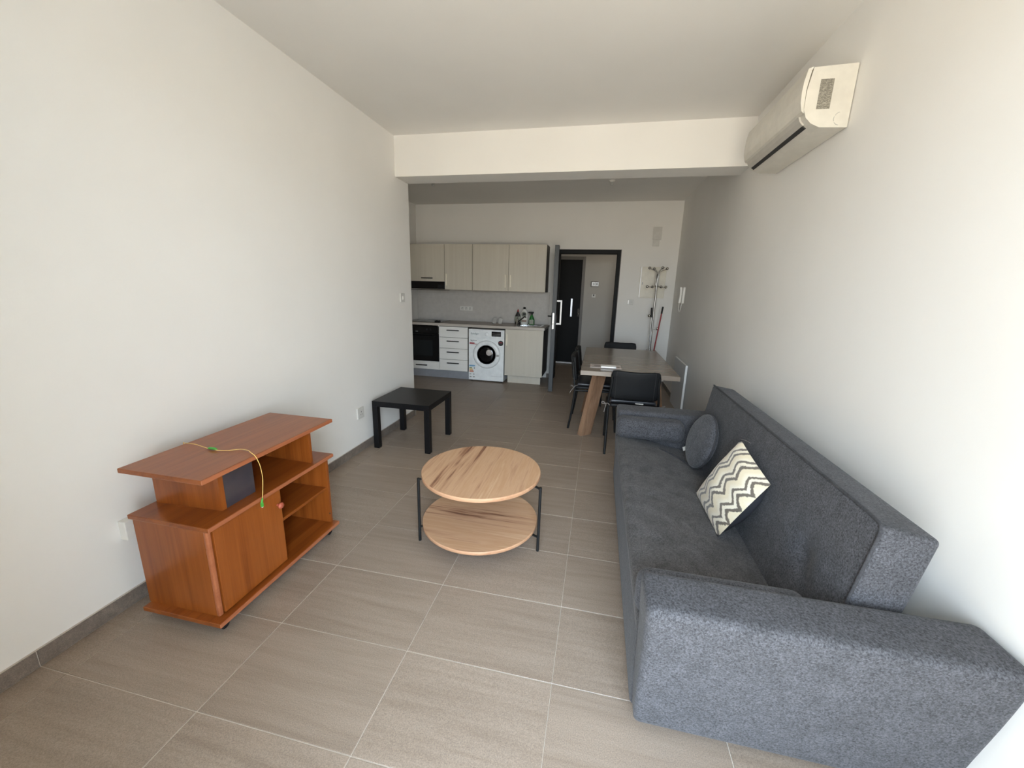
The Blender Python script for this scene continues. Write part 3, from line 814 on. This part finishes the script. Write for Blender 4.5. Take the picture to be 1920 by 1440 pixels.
# ------------------------------------------------------------------ chairs
def make_chair(label):
    # faces +y; rear at y<0
    t = thing('stacking_chair', label, 'chair', group='black chairs round the dining table')
    W = .215
    for s in (-1, 1):
        x = s * W
        rear = smooth([(x, -.245, 0), (x, -.215, .20), (x, -.195, .44), (x, -.205, .52), (x * .93, -.225, .66), (x * .93, -.235, .74)], 3)
        MB().tube(rear, .0115, n=10).build('leg', 'black_metal', t)
        front = smooth([(x, .255, 0), (x, .235, .22), (x, .215, .40), (x, .18, .432), (x, .05, .436), (x, -.19, .432)], 3)
        MB().tube(front, .0115, n=10).build('leg', 'black_metal', t)
    MB().tube([(-W, -.02, .432), (W, -.02, .432)], .010, n=8).tube([(-W, .17, .432), (W, .17, .432)], .010, n=8).build('cross_bar', 'black_metal', t)
    def sf(p):
        k = 1 - .10 * ((p.x / .2) ** 2) - .0
        return (p.x * (1 - .08 * max(0, -p.y / .2)), p.y, p.z - .010 * (p.y / .2) ** 2 * (1 if p.y > 0 else .3))
    MB().rbox(-.215, .215, -.195, .215, .444, .478, .016, 3, .05, fn=sf).build('seat', 'black_plastic', t)
    pad = MB().rbox(-.20, .20, -.175, .205, .480, .508, .013, 3, .05, fn=lambda p: (p.x, p.y, p.z + .010 * math.cos(p.x * 7) * math.cos(p.y * 7) * (1 if p.z > .49 else 0))).build('seat_pad', 'satin_dark', t)
    for s in (-1, 1):
        b = [(s * .200, -.165, .488), (s * .225, -.19, .484), (s * .236, -.205, .470)]
        MB().tube(b, .004, n=6).tube(smooth([(s * .236, -.205, .470), (s * .262, -.205, .492), (s * .276, -.200, .478), (s * .236, -.205, .468)], 3), .0045, n=6).tube(smooth([(s * .236, -.205, .470), (s * .245, -.235, .430), (s * .250, -.245, .405)], 3), .0045, n=6).tube(smooth([(s * .236, -.205, .470), (s * .220, -.235, .485), (s * .205, -.238, .470)], 3), .0045, n=6).build('tie', 'ribbon', pad)
    def bf(p):
        return (p.x, p.y - .225 + .030 * (1 - (p.x / .21) ** 2) * -1 + .02 - (p.z - .66) * .12, p.z - .012 * (1 - (p.x / .21) ** 2) * (1 if p.z > .7 else 0))
    bk_ = MB().rbox(-.212, .212, -.017, .017, .525, .800, .016, 3, .04, fn=None)
    # rounded corners in the plane of the back, then the curve
    vs = []
    for v in bk_.v:
        x, y, z = v; r = .05
        ax, az = abs(x) - (.212 - r), abs(z - .6625) - (.1375 - r)
        if ax > 0 and az > 0:
            d_ = math.hypot(ax, az)
            if d_ > r: ax, az = ax * r / d_, az * r / d_
            x = math.copysign(.212 - r + ax, x); z = .6625 + math.copysign(.1375 - r + az, z - .6625)
        vs.append(bf(Vector((x, y, z))))
    bk_.v = vs
    bo = bk_.build('backrest', 'black_vinyl', t)
    for s in (-1, 1):
        MB().tube([bf(Vector((s * .165, -.0178, z))) for z in (.53, .6, .7, .79)], .0018, n=5).build('seam', 'ink', bo)
    return t
MT['black_vinyl'] = flat('black_vinyl', (.008, .0085, .0095), .6, bumpy=150, **{'Specular IOR Level': .25})
def put(o, x, y, rz, label):
    o.location = (x, y, 0); o.rotation_euler = (0, 0, rz); o['label'] = label; return o
c0 = make_chair('black stacking chair seen from behind in front of the dining table')
near = put(c0, .365, 3.80, 0, 'black stacking chair seen from behind between sofa arm and dining table')
c1 = put(copy_tree(c0), .01, 4.39, -PI / 2, 'black chair on the left long side of the dining table nearest the sofa')
c2 = put(copy_tree(c0), .02, 4.93, -PI / 2, 'black chair on the left long side of the dining table nearest the entry door')
c3 = put(copy_tree(c0), .325, 5.40, PI, 'black chair at the far end of the dining table, only its backrest top showing')
tgp = [c for c in near.children if c.name.startswith('seat_pad')][0]
tg = MB().box(.02, .09, -.196, -.180, .486, .494).build('care_tag', 'white_plastic', near); tag(tg, 'white tag on the pad edge')

# ------------------------------------------------------------------ kitchen
def handle_h(x0, x1, y, z, par, mat='black_metal', name='handle'):
    MB().box(x0, x1, y - .028, y - .018, z - .008, z + .008).box(x0 + .01, x0 + .02, y - .018, y, z - .005, z + .005).box(x1 - .02, x1 - .01, y - .018, y, z - .005, z + .005).build(name, mat, par, bevel=.002)
def handle_v(x, y, z0, z1, par, mat='nickel', name='handle'):
    MB().box(x - .012, x + .012, y - .036, y - .024, z0, z1).box(x - .006, x + .006, y - .024, y, z0 + .01, z0 + .02).box(x - .006, x + .006, y - .024, y, z1 - .02, z1 - .01).build(name, mat, par, bevel=.003)

def wall_cab(label, x0, x1, z0, z1, doors, loc_z=True):
    t = thing('wall_cabinet', label, 'cabinet', ((x0 + x1) / 2, 6.49, z0), group='wall cabinets over the worktop')
    X = (x0 + x1) / 2
    c = MB(); c.box(x0 - X, x1 - X, -.15, YB - 6.49, 0, z1 - z0); c.build('carcass', 'carcass', t)
    n = len(doors); w_ = (x1 - x0) / n
    for i, kind in enumerate(doors):
        a, b = x0 + i * w_ + .003 - X, x0 + (i + 1) * w_ - .003 - X
        d = MB().box(a, b, -.170, -.152, .001, z1 - z0 - .001).build('door', 'cabinet', t, bevel=.001)
        if kind == 'h': handle_h(-.10, .10, -.170, .052, d)
        elif kind == 'l': handle_v(a + .037, -.170, .062, .250, d)
        elif kind == 'r': handle_v(b - .040, -.170, .055, .252, d)
    return t
wall_cab('short cream wall cabinet above the black range hood', -3.09, -2.491, 1.548, 2.132, ['h'])
wall_cab('narrow cream wall cabinet between range hood cabinet and double cabinet', -2.489, -2.020, 1.424, 2.132, ['l'])
wall_cab('wide cream two-door wall cabinet above sink and washing machine', -2.018, -.835, 1.424, 2.132, ['r', 'l'])

hd = thing('range_hood', 'black range hood under the short wall cabinet', 'range hood', (-2.79, 6.49, 1.425))
MB().box(-.297, .297, -.15, .178, .005, .122).build('body', 'black_gloss', hd, bevel=.003)
MB().box(.17, .29, -.153, -.150, .02, .075).build('control_strip', 'black_plastic', hd)
MB().box(-.297, .37, -.30, -.13, -.014, -.006).build('visor', 'black_gloss', hd, bevel=.001)

BY = 6.03
# oven cabinet
oc = thing('oven_cabinet', 'white base cabinet with a shallow drawer housing the black oven', 'cabinet', (-2.785, 6.35, 0))
MB().box(-.30, -.284, -.30, .31, .135, .858).box(.282, .298, -.30, .31, .135, .858).box(-.284, .282, .29, .31, .135, .858).box(-.284, .282, -.30, .29, .135, .150).box(-.284, .282, -.30, .29, .262, .272).build('carcass', 'drawer_white', oc)
d = MB().box(-.298, .296, BY - 6.35, BY - 6.35 + .018, .140, .262).build('drawer', 'drawer_white', oc, bevel=.001)
handle_h(-.105, .095, BY - 6.35, .207, d)
ov = thing('oven', 'black built-in oven with dark glass door beside the four drawers', 'oven', (-2.785, 6.30, .274))
MB().box(-.28, .28, -.24, .22, 0, .57).build('body', 'black_plastic', ov)
od = MB().box(-.296, .296, BY - 6.30 - .004, BY - 6.30 + .02, .0, .455).build('door', 'black_gloss', ov, bevel=.002)
MB().box(-.19, .19, BY - 6.30 - .0055, BY - 6.30 - .004, .085, .340).build('window', 'oven_glass', od)
MB().box(-.22, .22, BY - 6.30 - .045, BY - 6.30 - .032, .405, .420).box(-.20, -.185, BY - 6.30 - .032, BY - 6.30 - .004, .407, .418).box(.185, .20, BY - 6.30 - .032, BY - 6.30 - .004, .407, .418).build('handle', 'black_gloss', od)
cp = MB().box(-.296, .296, BY - 6.30 - .004, BY - 6.30 + .02, .458, .570).build('control_panel', 'black_gloss', ov, bevel=.002)
for x in (-.15, .10, .16):
    MB().lathe((x, BY - 6.30 - .004, .515), [(.018, 0), (.016, .016), (.0001, .017)], n=16, axis='y').build('knob', 'black_plastic', cp)
MB().box(-.10, -.06, BY - 6.30 - .0048, BY - 6.30 - .004, .476, .484).build('badge', 'grey_plastic', cp)

dc = thing('drawer_cabinet', 'white base cabinet with four drawers between oven and washing machine', 'cabinet', (-2.24, 6.35, 0))
MB().box(-.243, .243, -.300, .31, .135, .858).build('carcass', 'carcass', dc)
for z0, z1, hz in ((.682, .852, .796), (.505, .678, .622), (.324, .501, .445), (.140, .320, .266)):
    d = MB().box(-.241, .238, BY - 6.35, BY - 6.35 + .018, z0 + .0005, z1 - .0015).build('drawer', 'drawer_white', dc, bevel=.0015)
    handle_h(-.105, .100, BY - 6.35, hz, d, 'handle_dark')


kb = MB().box(-.545, .545, -.008, .008, .002, .134).build('kickboard', 'kick_metal', loc=(-2.54, 6.095, 0)); tag(kb, 'brushed aluminium kickboard under oven and drawer cabinets', 'kickboard')

wm = thing('washing_machine', 'white front-loading washing machine under the worktop', 'washing machine', (-1.69, 6.28, 0))
FY = 6.015 - 6.28
MB().box(-.288, .288, FY, .27, .018, .836, 0).build('body', 'washer_white', wm, bevel=.006, segs=3)
for i in (-1, 1):
    for j in (-.22, .22): MB().cyl((i * .25, j, 0), (i * .25, j, .018), .02, 0, 14).build('foot', 'black_plastic', wm)
cpn = MB().box(-.286, .286, FY - .008, FY, .700, .832).build('control_panel', 'washer_panel', wm, bevel=.003)
MB().box(.088, .238, FY - .011, FY - .008, .735, .812, 0).box(.098, .228, FY - .0115, FY - .011, .772, .776, 1).box(.098, .228, FY - .0115, FY - .011, .752, .755, 1).build('display', ['black_gloss', 'grey_plastic'], cpn)
MB().lathe((.012, FY - .008, .765), [(.030, 0), (.029, .016), (.026, .020), (.0001, .020)], n=28, axis='y').build('dial', 'washer_white', cpn)
text_part('lettering', 'Sundigar', .040, 'ink_grey', cpn, (-.185, FY - .0092, .765), (PI / 2, 0, 0), shear=.2)
dcx, dcz = .010, .442
wd = MB()
wd.lathe((dcx, FY, dcz), [(.218, 0), (.218, .012), (.208, .026), (.185, .032), (.160, .028), (.152, .018)], n=48, axis='y')
wd = wd.build('door', 'washer_white', wm)
MB().lathe((dcx, FY, dcz), [(.222, .0), (.222, .004), (.2185, .004)], n=48, axis='y').build('ring', 'grey_plastic', wd)
MB().lathe((dcx, FY, dcz), [(.152, .018), (.150, .022), (.140, .016), (.132, .012)], n=40, axis='y').build('gasket', 'black_plastic', wd)
MB().lathe((dcx, FY, dcz), [(.134, .008), (.110, .020), (.070, .028), (.0001, .032)], n=40, axis='y').build('glass', 'black_gloss', wd)
tag(MB().lathe((dcx + .045, FY - .0275, dcz + .035), [(.048, 0), (.046, .004), (.0001, .005)], n=28, axis='y').build('drum_sticker', 'sticker_pale', wd), 'round pale sticker on the glass')
MB().box(dcx + .165, dcx + .208, FY - .036, FY - .028, dcz - .020, dcz + .012).build('handle', 'grey_plastic', wd, bevel=.003)
MB().box(.09, .275, FY - .0015, FY, .098, .100).build('filter_flap_joint', 'grey_plastic', wm)
MB().box(-.272, -.155, FY - .0012, FY, .596, .604, 1).box(-.272, -.190, FY - .0012, FY, .606, .622, 1).build('sticker', ['sticker_pale', 'sticker_red'], wm)
text_part('lettering', '9kg A+++', .026, 'ink', wm, (-.205, FY - .0012, .655), (PI / 2, 0, 0))
MB().lathe((.235, FY, .632), [(.042, 0), (.042, .001), (.034, .001)], 0, 28, 'y').lathe((.235, FY, .632), [(.034, .0008), (.0001, .0009)], 1, 28, 'y').box(.208, .262, FY - .0018, FY - .0008, .638, .646, 2).build('round_sticker', ['ink', 'sticker_pale', 'sticker_red'], wm)
el = MB(); el.box(-.278, -.178, FY - .001, FY, .045, .262, 0); el.box(-.276, -.180, FY - .0018, FY - .001, .238, .260, 1)
for i, mi in enumerate((2, 3, 3, 4, 4)): el.box(-.274, -.228 + i * .007, FY - .0018, FY - .001, .212 - i * .017, .224 - i * .017, mi)
el.box(-.200, -.182, FY - .0018, FY - .001, .205, .220, 5)
for x in (-.270, -.215): el.box(x, x + .028, FY - .0018, FY - .001, .105, .120, 6); el.box(x, x + .032, FY - .0018, FY - .001, .060, .078, 6)
el.build('energy_label', ['washer_white', 'sticker_blue', 'sticker_green', 'sticker_yellow', 'sticker_orange', 'ink', 'grey_plastic'], wm)

sc_ = thing('sink_cabinet', 'cream base cabinet with one door at the right end of the kitchen row', 'cabinet', (-1.09, 6.35, 0))
MB().box(-.295, .295, -.300, .31, .128, .858).build('carcass', 'carcass', sc_)
d = MB().box(-.298, .298, BY - 6.35, BY - 6.35 + .018, .130, .856).build('door', 'cabinet', sc_, bevel=.001)
handle_v(-.265, BY - 6.35, .605, .795, d, 'nickel')
MB().box(-.262, .268, 6.10 - 6.35, 6.115 - 6.35, .0, .128).build('plinth', 'cabinet', sc_)
for x in (-.2, .2): MB().cyl((x, .2, 0), (x, .2, .128), .02, 0, 12).build('foot', 'black_plastic', sc_)

wt = thing('kitchen_worktop', 'long laminate worktop over the kitchen base cabinets', 'worktop', (-1.955, 6.34, .860))
# worktop with the sink cut out of it
SKX0, SKX1, SKY0, SKY1 = -1.19, -.86, 6.10, 6.52
wx, wy = -1.955, 6.34
m_ = MB()
for x0, x1, y0, y1 in ((XK + .005, SKX0, 6.022, 6.652), (SKX1, -.782, 6.022, 6.652), (SKX0, SKX1, 6.022, SKY0), (SKX0, SKX1, SKY1, 6.652)):
    m_.box(x0 - wx, x1 - wx, y0 - wy, y1 - wy, .0, .040)
m_.build('board', 'worktop', wt)
MB().box(XK + .005 - wx, -.782 - wx, 6.019 - wy, 6.022 - wy, .0005, .0395).box(-.782 - wx, -.779 - wx, 6.022 - wy, 6.652 - wy, .0005, .0395).build('edge_band', 'worktop_edge', wt)

ho = thing('hob', 'black glass hob set in the worktop above the oven', 'hob', (-2.79, 6.34, .900))
MB().box(-.29, .29, -.255, .255, .0005, .006).build('glass_plate', 'black_gloss', ho, bevel=.001)
for x, y, r in ((-.15, -.12, .09), (-.15, .12, .075), (.10, .12, .09), (.08, -.12, .075)):
    MB().lathe((x, y, .006), [(r, 0), (r, .0004), (r - .004, .0004)], n=32).build('cooking_zone', 'grey_plastic', ho)
for x, y in ((.19, -.16), (.235, -.16), (.19, -.10), (.235, -.10)):
    MB().lathe((x, y, .006), [(.017, 0), (.015, .020), (.0001, .021)], n=16).build('knob', 'black_plastic', ho)

sk = thing('kitchen_sink', 'inset stainless steel kitchen sink near the right end of the worktop', 'sink', (-1.025, 6.31, .900))
s_ = MB(); hx, hy = (SKX1 - SKX0) / 2, (SKY1 - SKY0) / 2
s_.box(-hx - .02, hx + .02, -hy - .025, -hy + .01, .0005, .008).box(-hx - .02, hx + .02, hy - .01, hy + .02, .0005, .008).box(-hx - .02, -hx + .01, -hy + .01, hy - .01, .0005, .008).box(hx - .01, hx + .02, -hy + .01, hy - .01, .0005, .008)
s_.build('rim', 'steel', sk, bevel=.002)
s_ = MB(); s_.box(-hx + .004, -hx + .007, -hy + .004, hy - .004, -.034, .001).box(hx - .007, hx - .004, -hy + .004, hy - .004, -.034, .001).box(-hx + .007, hx - .007, -hy + .004, -hy + .007, -.034, .001).box(-hx + .007, hx - .007, hy - .007, hy - .004, -.034, .001).box(-hx + .007, hx - .007, -hy + .007, hy - .007, -.037, -.034)
s_.build('bowl', 'steel', sk)
MB().lathe((0, 0, -.034), [(.03, 0), (.03, .002), (.0001, .001)], n=20).build('drain', 'ink', sk)

tp = thing('mixer_tap', 'mixer tap with pale body and dark spout beside the kitchen sink', 'tap', (-1.232, 6.16, .900))
MB().lathe((0, 0, 0), [(.026, 0), (.026, .006), (.018, .012), (.017, .105), (.012, .115), (.0001, .116)], n=20).build('body', 'steel', tp)
MB().tube(smooth([(.0, .005, .055), (.05, .03, .100), (.10, .05, .140), (.115, .055, .142), (.125, .058, .132)], 3), .010, n=10).build('spout', 'black_gloss', tp)
MB().tube([(0, 0, .112), (.004, .018, .132), (.008, .06, .150)], [.008, .007, .006], n=8).build('lever', 'steel', tp)

# bottles on the worktop
b1 = thing('detergent_bottle', 'dark dish-soap bottle with red cap behind the kitchen tap', 'bottle', (-1.283, 6.46, .900), group='cleaning bottles by the kitchen sink')
def flatten(mb, k=.6): mb.v = [(x, y * k, z) for x, y, z in mb.v]; return mb
flatten(MB().lathe((0, 0, 0), [(.040, 0), (.048, .01), (.050, .09), (.044, .14), (.022, .185), (.014, .20), (.013, .205)], n=22)).build('bottle_body', 'dark_bottle', b1)
MB().lathe((0, 0, .205), [(.015, 0), (.015, .014), (.008, .026), (.007, .040), (.0001, .042)], n=16).build('cap', 'red', b1)
flatten(MB().lathe((0, 0, .045), [(.0505, 0), (.0512, .04), (.0490, .085)], n=22), .605).build('bottle_label', 'label_mix', b1)
b2 = thing('laundry_bottle', 'tall white bottle with black cap, middle of three by the sink', 'bottle', (-1.185, 6.50, .900), group='cleaning bottles by the kitchen sink')
flatten(MB().lathe((0, 0, 0), [(.052, 0), (.060, .01), (.062, .13), (.058, .18), (.040, .225), (.022, .245), (.018, .25)], n=24), .55).build('bottle_body', 'white_plastic', b2)
MB().lathe((0, 0, .25), [(.020, 0), (.020, .03), (.0001, .031)], n=16).build('cap', 'black_plastic', b2)
m_ = MB(); m_.lathe((0, -.033, .165), [(.042, 0), (.041, .002), (.0001, .0025)], 0, 22, 'y'); m_.box(-.045, .045, -.0352, -.033, .04, .075, 0); m_.box(-.03, .04, -.0362, -.035, .055, .063, 1); m_.box(-.02, .03, -.0375, -.035, .15, .19, 2)
m_.build('bottle_label', ['label_mix', 'sticker_red', 'ink'], b2)
b3 = thing('spray_bottle', 'green trigger spray bottle, rightmost of three by the sink', 'bottle', (-1.055, 6.47, .900), group='cleaning bottles by the kitchen sink')
flatten(MB().lathe((0, 0, 0), [(.042, 0), (.047, .01), (.047, .08), (.030, .125), (.017, .155), (.015, .165)], n=22), .6).build('bottle_body', 'green_bottle', b3)
MB().cyl((0, 0, .165), (0, 0, .185), .014, 0, 14).box(-.045, .030, -.011, .011, .185, .212).prism([(-.045, .190), (-.062, .193), (-.062, .206), (-.045, .209)], -.007, .007).tube([(-.025, 0, .188), (-.035, 0, .165), (-.030, 0, .150)], .005, n=6).build('trigger', 'black_plastic', b3)
MB().box(-.034, .036, -.030, -.0275, .015, .085).build('bottle_label', 'label_mix', b3, bevel=.001)

for i, (x, y) in enumerate(((-1.655, 6.38), (-1.565, 6.40))):
    s_ = thing('metal_stand', ['small angled grey metal stand on the worktop, left of a pair', 'small angled grey metal stand on the worktop, right of a pair'][i], 'stand', (x, y, .900), group='pair of small metal stands')
    MB().box(-.030, .030, -.03, .03, 0, .004).build('foot', 'steel', s_)
    MB().bar((-.006, 0, .004), (.012, .012, .090), .058, .005, up=(0, 1, 0)).build('plate', 'chrome_soft', s_)

# ------------------------------------------------------------------ wall fittings
def plate(name, label, cat, c, w_, h_, face, mat='plate_grey', depth=.012, group=None):
    """wall plate centred on c; face is '+x' '-x' '-y'"""
    rz = {'-y': 0, '+x': PI / 2, '-x': -PI / 2}[face]
    t = thing(name, label, cat, c, rz, group)
    MB().box(-w_ / 2, w_ / 2, -depth, 0, -h_ / 2, h_ / 2).build('plate', mat, t, bevel=.002)
    return t
t = plate('light_switch', 'grey light switch near the end of the left wall', 'switch', (XL, 3.892, 1.345), .088, .088, '+x')
MB().box(-.012, .012, -.017, -.012, -.018, .018).build('rocker', 'white_plastic', t, bevel=.001)
t = plate('wall_socket', 'grey wall socket low on the left wall beside the black side table', 'socket', (XL, 3.026, .357), .092, .098, '+x', depth=.014)
MB().box(-.026, .026, -.0155, -.014, -.026, .026).box(-.003, .003, -.0165, -.0155, .006, .018, 1).box(-.016, -.006, -.0165, -.0155, -.014, -.010, 1).box(.006, .016, -.0165, -.0155, -.014, -.010, 1).build('socket_face', ['plate_grey', 'ink'], t)
t = thing('socket_box', 'white surface socket box half hidden behind the television bench', 'socket', (XL, 1.225, .375), PI / 2)
MB().box(-.055, .075, -.040, 0, -.045, .045).build('box', 'white_plastic', t, bevel=.003)
MB().cyl((-.010, -.040, .008), (-.010, -.060, .008), .010, 0, 12).tube([(-.01, -.058, .008), (.02, -.075, .012), (.06, -.08, .02)], .003, n=6).build('plug', 'black_plastic', t)
t = plate('kitchen_socket', 'white triple socket plate on the grey splashback', 'socket', (-2.228, YB - .014, 1.116), .222, .072, '-y', 'white_plastic')
for x in (-.07, 0, .07): MB().box(x - .022, x + .022, -.0135, -.012, -.024, .024, 0).box(x - .004, x + .004, -.0145, -.0135, .004, .014, 1).box(x - .014, x - .006, -.0145, -.0135, -.012, -.006, 1).build('socket_face', ['plate_grey', 'ink'], t)
t = plate('light_switch', 'small white switch on the rear wall right of the entry door', 'switch', (.477, YB, 1.312), .088, .082, '-y')
MB().box(-.040, -.022, -.018, -.012, -.030, .030, 0).box(-.008, .026, -.0135, -.012, -.002, .004, 1).build('rocker', ['paper_white', 'grey_plastic'], t)
plate('junction_cover', 'larger grey blank cover high on the rear wall', 'wall cover', (.776, YB, 2.335), .125, .185, '-y', 'plate_grey', .02)
plate('junction_cover', 'smaller grey blank cover just below the larger one on the rear wall', 'wall cover', (.770, YB, 2.196), .095, .090, '-y', 'plate_grey', .015)
fb = thing('fuse_box', 'cream fuse box on the rear wall behind the coat stand', 'fuse box', (.775, YB, 1.385))
MB().box(-.19, .19, -.022, 0, 0, .465).build('box', 'panel_cream', fb, bevel=.003)
MB().box(-.165, .18, -.030, -.022, .015, .45).build('door', 'panel_cream', fb, bevel=.002)
MB().box(-.186, -.170, -.036, -.022, .0, .465).build('edge_strip', 'paper_white', fb)
MB().box(-.150, -.138, -.034, -.030, .20, .235).build('latch', 'grey_plastic', fb)
t = plate('room_number_sign', 'room number sign 108 beside the corridor door', 'sign', (-.115, 8.2, 1.600), .150, .100, '-y', 'frame_grey', .02)
MB().box(-.055, .073, -.023, -.02, -.040, .034).build('number_plate', 'paper_white', t)
text_part('lettering', '108', .070, 'ink', t, (.010, -.0238, -.003), (PI / 2, 0, 0))
t = plate('doorbell', 'small white doorbell under the room number sign', 'doorbell', (-.120, 8.2, 1.375), .070, .065, '-y', 'white_plastic', .012)
MB().box(-.008, .012, -.016, -.012, -.005, .025).build('button', 'ink', t)

ic = thing('intercom_handset', 'white intercom handset with a cord loop on the right wall', 'intercom', (XR, 5.86, 1.335), -PI / 2)
MB().rbox(-.045, .045, -.030, 0, 0, .215, .008, 2, .1).build('base', 'white_plastic', ic)
MB().rbox(-.070, -.022, -.062, -.030, .0, .215, .010, 3, .03, fn=lambda p: (p.x, p.y + .010 * math.cos((p.z - .107) / .107 * PI / 2), p.z)).build('handset', 'white_plastic', ic)
MB().tube(smooth([(-.045, -.045, .0), (-.060, -.04, -.05), (-.055, -.035, -.10), (-.030, -.030, -.115), (-.010, -.025, -.08), (-.012, -.02, -.02), (-.01, -.015, .0)], 4), .0045, n=6).build('cord', 'white_plastic', ic)

wp = thing('leaning_panel', 'thin white panel standing against the right wall behind the sofa arm', 'panel', (1.075, 5.36, 0))
MB().box(-.010, .012, -.355, .355, .0, .630).build('board', 'white_board', wp, bevel=.001)
MB().box(-.011, .013, -.358, -.355, .0, .631).box(-.010, .012, -.355, .355, .630, .632).build('edge_band', 'board_edge_lit', wp)  # near and top edges, painted bright as if catching the light

# air conditioner
ac = thing('air_conditioner', 'cream split air conditioner high on the right wall', 'air conditioner', (XR, 2.85, 2.25))
def AC(x, z): return (x - XR, z - 2.25)
prof = [AC(1.106, 2.541), AC(.920, 2.535), AC(.905, 2.440), AC(.906, 2.355), AC(.920, 2.320), AC(.945, 2.295), AC(.985, 2.276), AC(1.106, 2.270)]
MB().prism([(a_, b_) for a_, b_ in prof], -.40, .40, 'y').build('body', 'ac_white', ac, bevel=.006, segs=3)
fp = [AC(.918, 2.538), AC(.896, 2.530), AC(.886, 2.480), AC(.883, 2.430), AC(.886, 2.385), AC(.895, 2.350), AC(.907, 2.338), AC(.904, 2.365), AC(.901, 2.440), AC(.911, 2.520)]
MB().prism(fp, -.402, .402, 'y').build('front_panel', 'ac_white', ac, bevel=.002)
fl_ = [AC(.9035, 2.342), AC(.9125, 2.319), AC(.930, 2.300), AC(.935, 2.305), AC(.920, 2.325), AC(.911, 2.345)]
MB().prism(fl_, -.355, .375, 'y').build('air_flap', 'ac_flap', ac, bevel=.001)
sl = [AC(.9295, 2.3005), AC(.948, 2.2885), AC(.951, 2.2925), AC(.934, 2.306)]
MB().prism(sl, -.345, .365, 'y').build('air_slot', 'ink', ac)
MB().box(.958 - XR, 1.015 - XR, -.4015, -.400, .105, .232).build('rating_label', 'rating', ac)
cxx, czz = 1.068 - XR, .060
m_ = MB()
for a0, a1 in ((100, 150), (160, 200), (215, 265)):
    m_.tube([(cxx + .026 * math.cos(math.radians(a_)), -.4005, czz + .028 * math.sin(math.radians(a_))) for a_ in range(a0, a1 + 1, 10)], .0012, n=5)
m_.build('knockout_cover', 'grey_plastic', ac)
MB().box(.8865 - XR, .8885 - XR, .10, .135, .14, .146).build('badge', 'grey_plastic', ac)

# lamp holders on the kitchen ceiling
for i, (x, y) in enumerate(((-2.221, 5.27), (.042, 5.45))):
    t = thing('ceiling_lamp_holder', ['bare bulb holder on the kitchen ceiling above the cabinets', 'bare bulb holder on the kitchen ceiling above the dining table'][i], 'lamp holder', (x, y, HK))
    MB().lathe((0, 0, 0), [(.022, -.02), (.035, -.006), (.036, 0)], n=20).build('rose', 'white_plastic', t)
    MB().lathe((0, 0, 0), [(.0001, -.062), (.014, -.058), (.018, -.04), (.016, -.018)], n=16).build('socket', 'grey_plastic', t)

# coat stand
cs = thing('coat_stand', 'chrome coat stand with ball-tipped hooks before the fuse box', 'coat stand', (.80, 6.30, 0))
MB().tube([(0, 0, .04), (0, 0, 1.70)], .013, n=14).lathe((0, 0, 1.655), [(.017, 0), (.017, .07), (.013, .075)], n=16).build('pole', 'chrome_soft', cs)
for k in range(4):
    a_ = math.radians(18 + 90 * k); dx, dy = math.cos(a_), math.sin(a_)
    hk = MB().tube(smooth([(dx * .020, dy * .020, 1.57), (dx * .022, dy * .022, 1.66), (dx * .026, dy * .026, 1.75), (dx * .050, dy * .050, 1.775), (dx * .128, dy * .128, 1.808)], 4), .005, n=8).build('hook', 'chrome_soft', cs)
    MB().ball((dx * .133, dy * .133, 1.812), .021).build('knob', 'chrome', hk)
    hk = MB().tube(smooth([(dx * .020, dy * .020, 1.68), (dx * .024, dy * .024, 1.60), (dx * .035, dy * .035, 1.558), (dx * .060, dy * .060, 1.548), (dx * .138, dy * .138, 1.548)], 4), .005, n=8).build('hook', 'chrome_soft', cs)
    MB().ball((dx * .142, dy * .142, 1.550), .021).build('knob', 'chrome', hk)
for x, z in ((-.062, 1.132), (.072, .944)):
    hk = MB().tube([(0, 0, z - .01), (x, -.01, z)], .005, n=8).build('hook', 'chrome_soft', cs)
    MB().ball((x, -.012, z), .021).build('knob', 'chrome', hk)
for k in range(3):
    a_ = math.radians(-10 + 120 * k); dx, dy = math.cos(a_), math.sin(a_)
    hk = MB().tube([(dx * .012, dy * .012, .63), (dx * .07, dy * .07, .615)], .005, n=8).build('umbrella_hook', 'chrome_soft', cs)
    MB().ball((dx * .075, dy * .075, .612), .015).build('knob', 'chrome', hk)
for k in range(4):
    a_ = math.radians(40 + 90 * k); dx, dy = math.cos(a_), math.sin(a_)
    MB().tube(smooth([(dx * .012, dy * .012, .09), (dx * .06, dy * .06, .06), (dx * .17, dy * .17, .012)], 4), .009, n=8).build('foot', 'chrome_soft', cs)

mp = thing('mop_handle', 'grey metal mop handle with black grip leaning beside the coat stand', 'mop handle', (.775, 6.18, 0))
MB().tube([(.03, 0, .02), (-.005, .085, 1.11)], .010, n=10).build('pole', 'chrome_soft', mp)
MB().tube([(-.005, .085, 1.11), (-.012, .10, 1.25)], .014, n=10).build('grip', 'black_plastic', mp)
MB().rbox(-.06, .12, -.04, .04, .0, .03, .01, 2, .1).build('mop_head', 'grey_plastic', mp)
rm = thing('red_broom', 'red handled broom leaning against the coat stand', 'broom', (.80, 6.20, 0))
MB().tube([(.0, .0, .10), (.105, .06, 1.17)], .010, n=10).build('pole', 'red', rm)
MB().tube([(.105, .06, 1.17), (.116, .066, 1.27)], .013, n=10).build('grip', 'black_plastic', rm)
MB().box(-.12, .12, -.02, .02, .07, .10).build('broom_block', 'red', rm, bevel=.004)
MB().box(-.12, .12, -.025, .025, .0, .07).build('bristles', 'ink', rm)
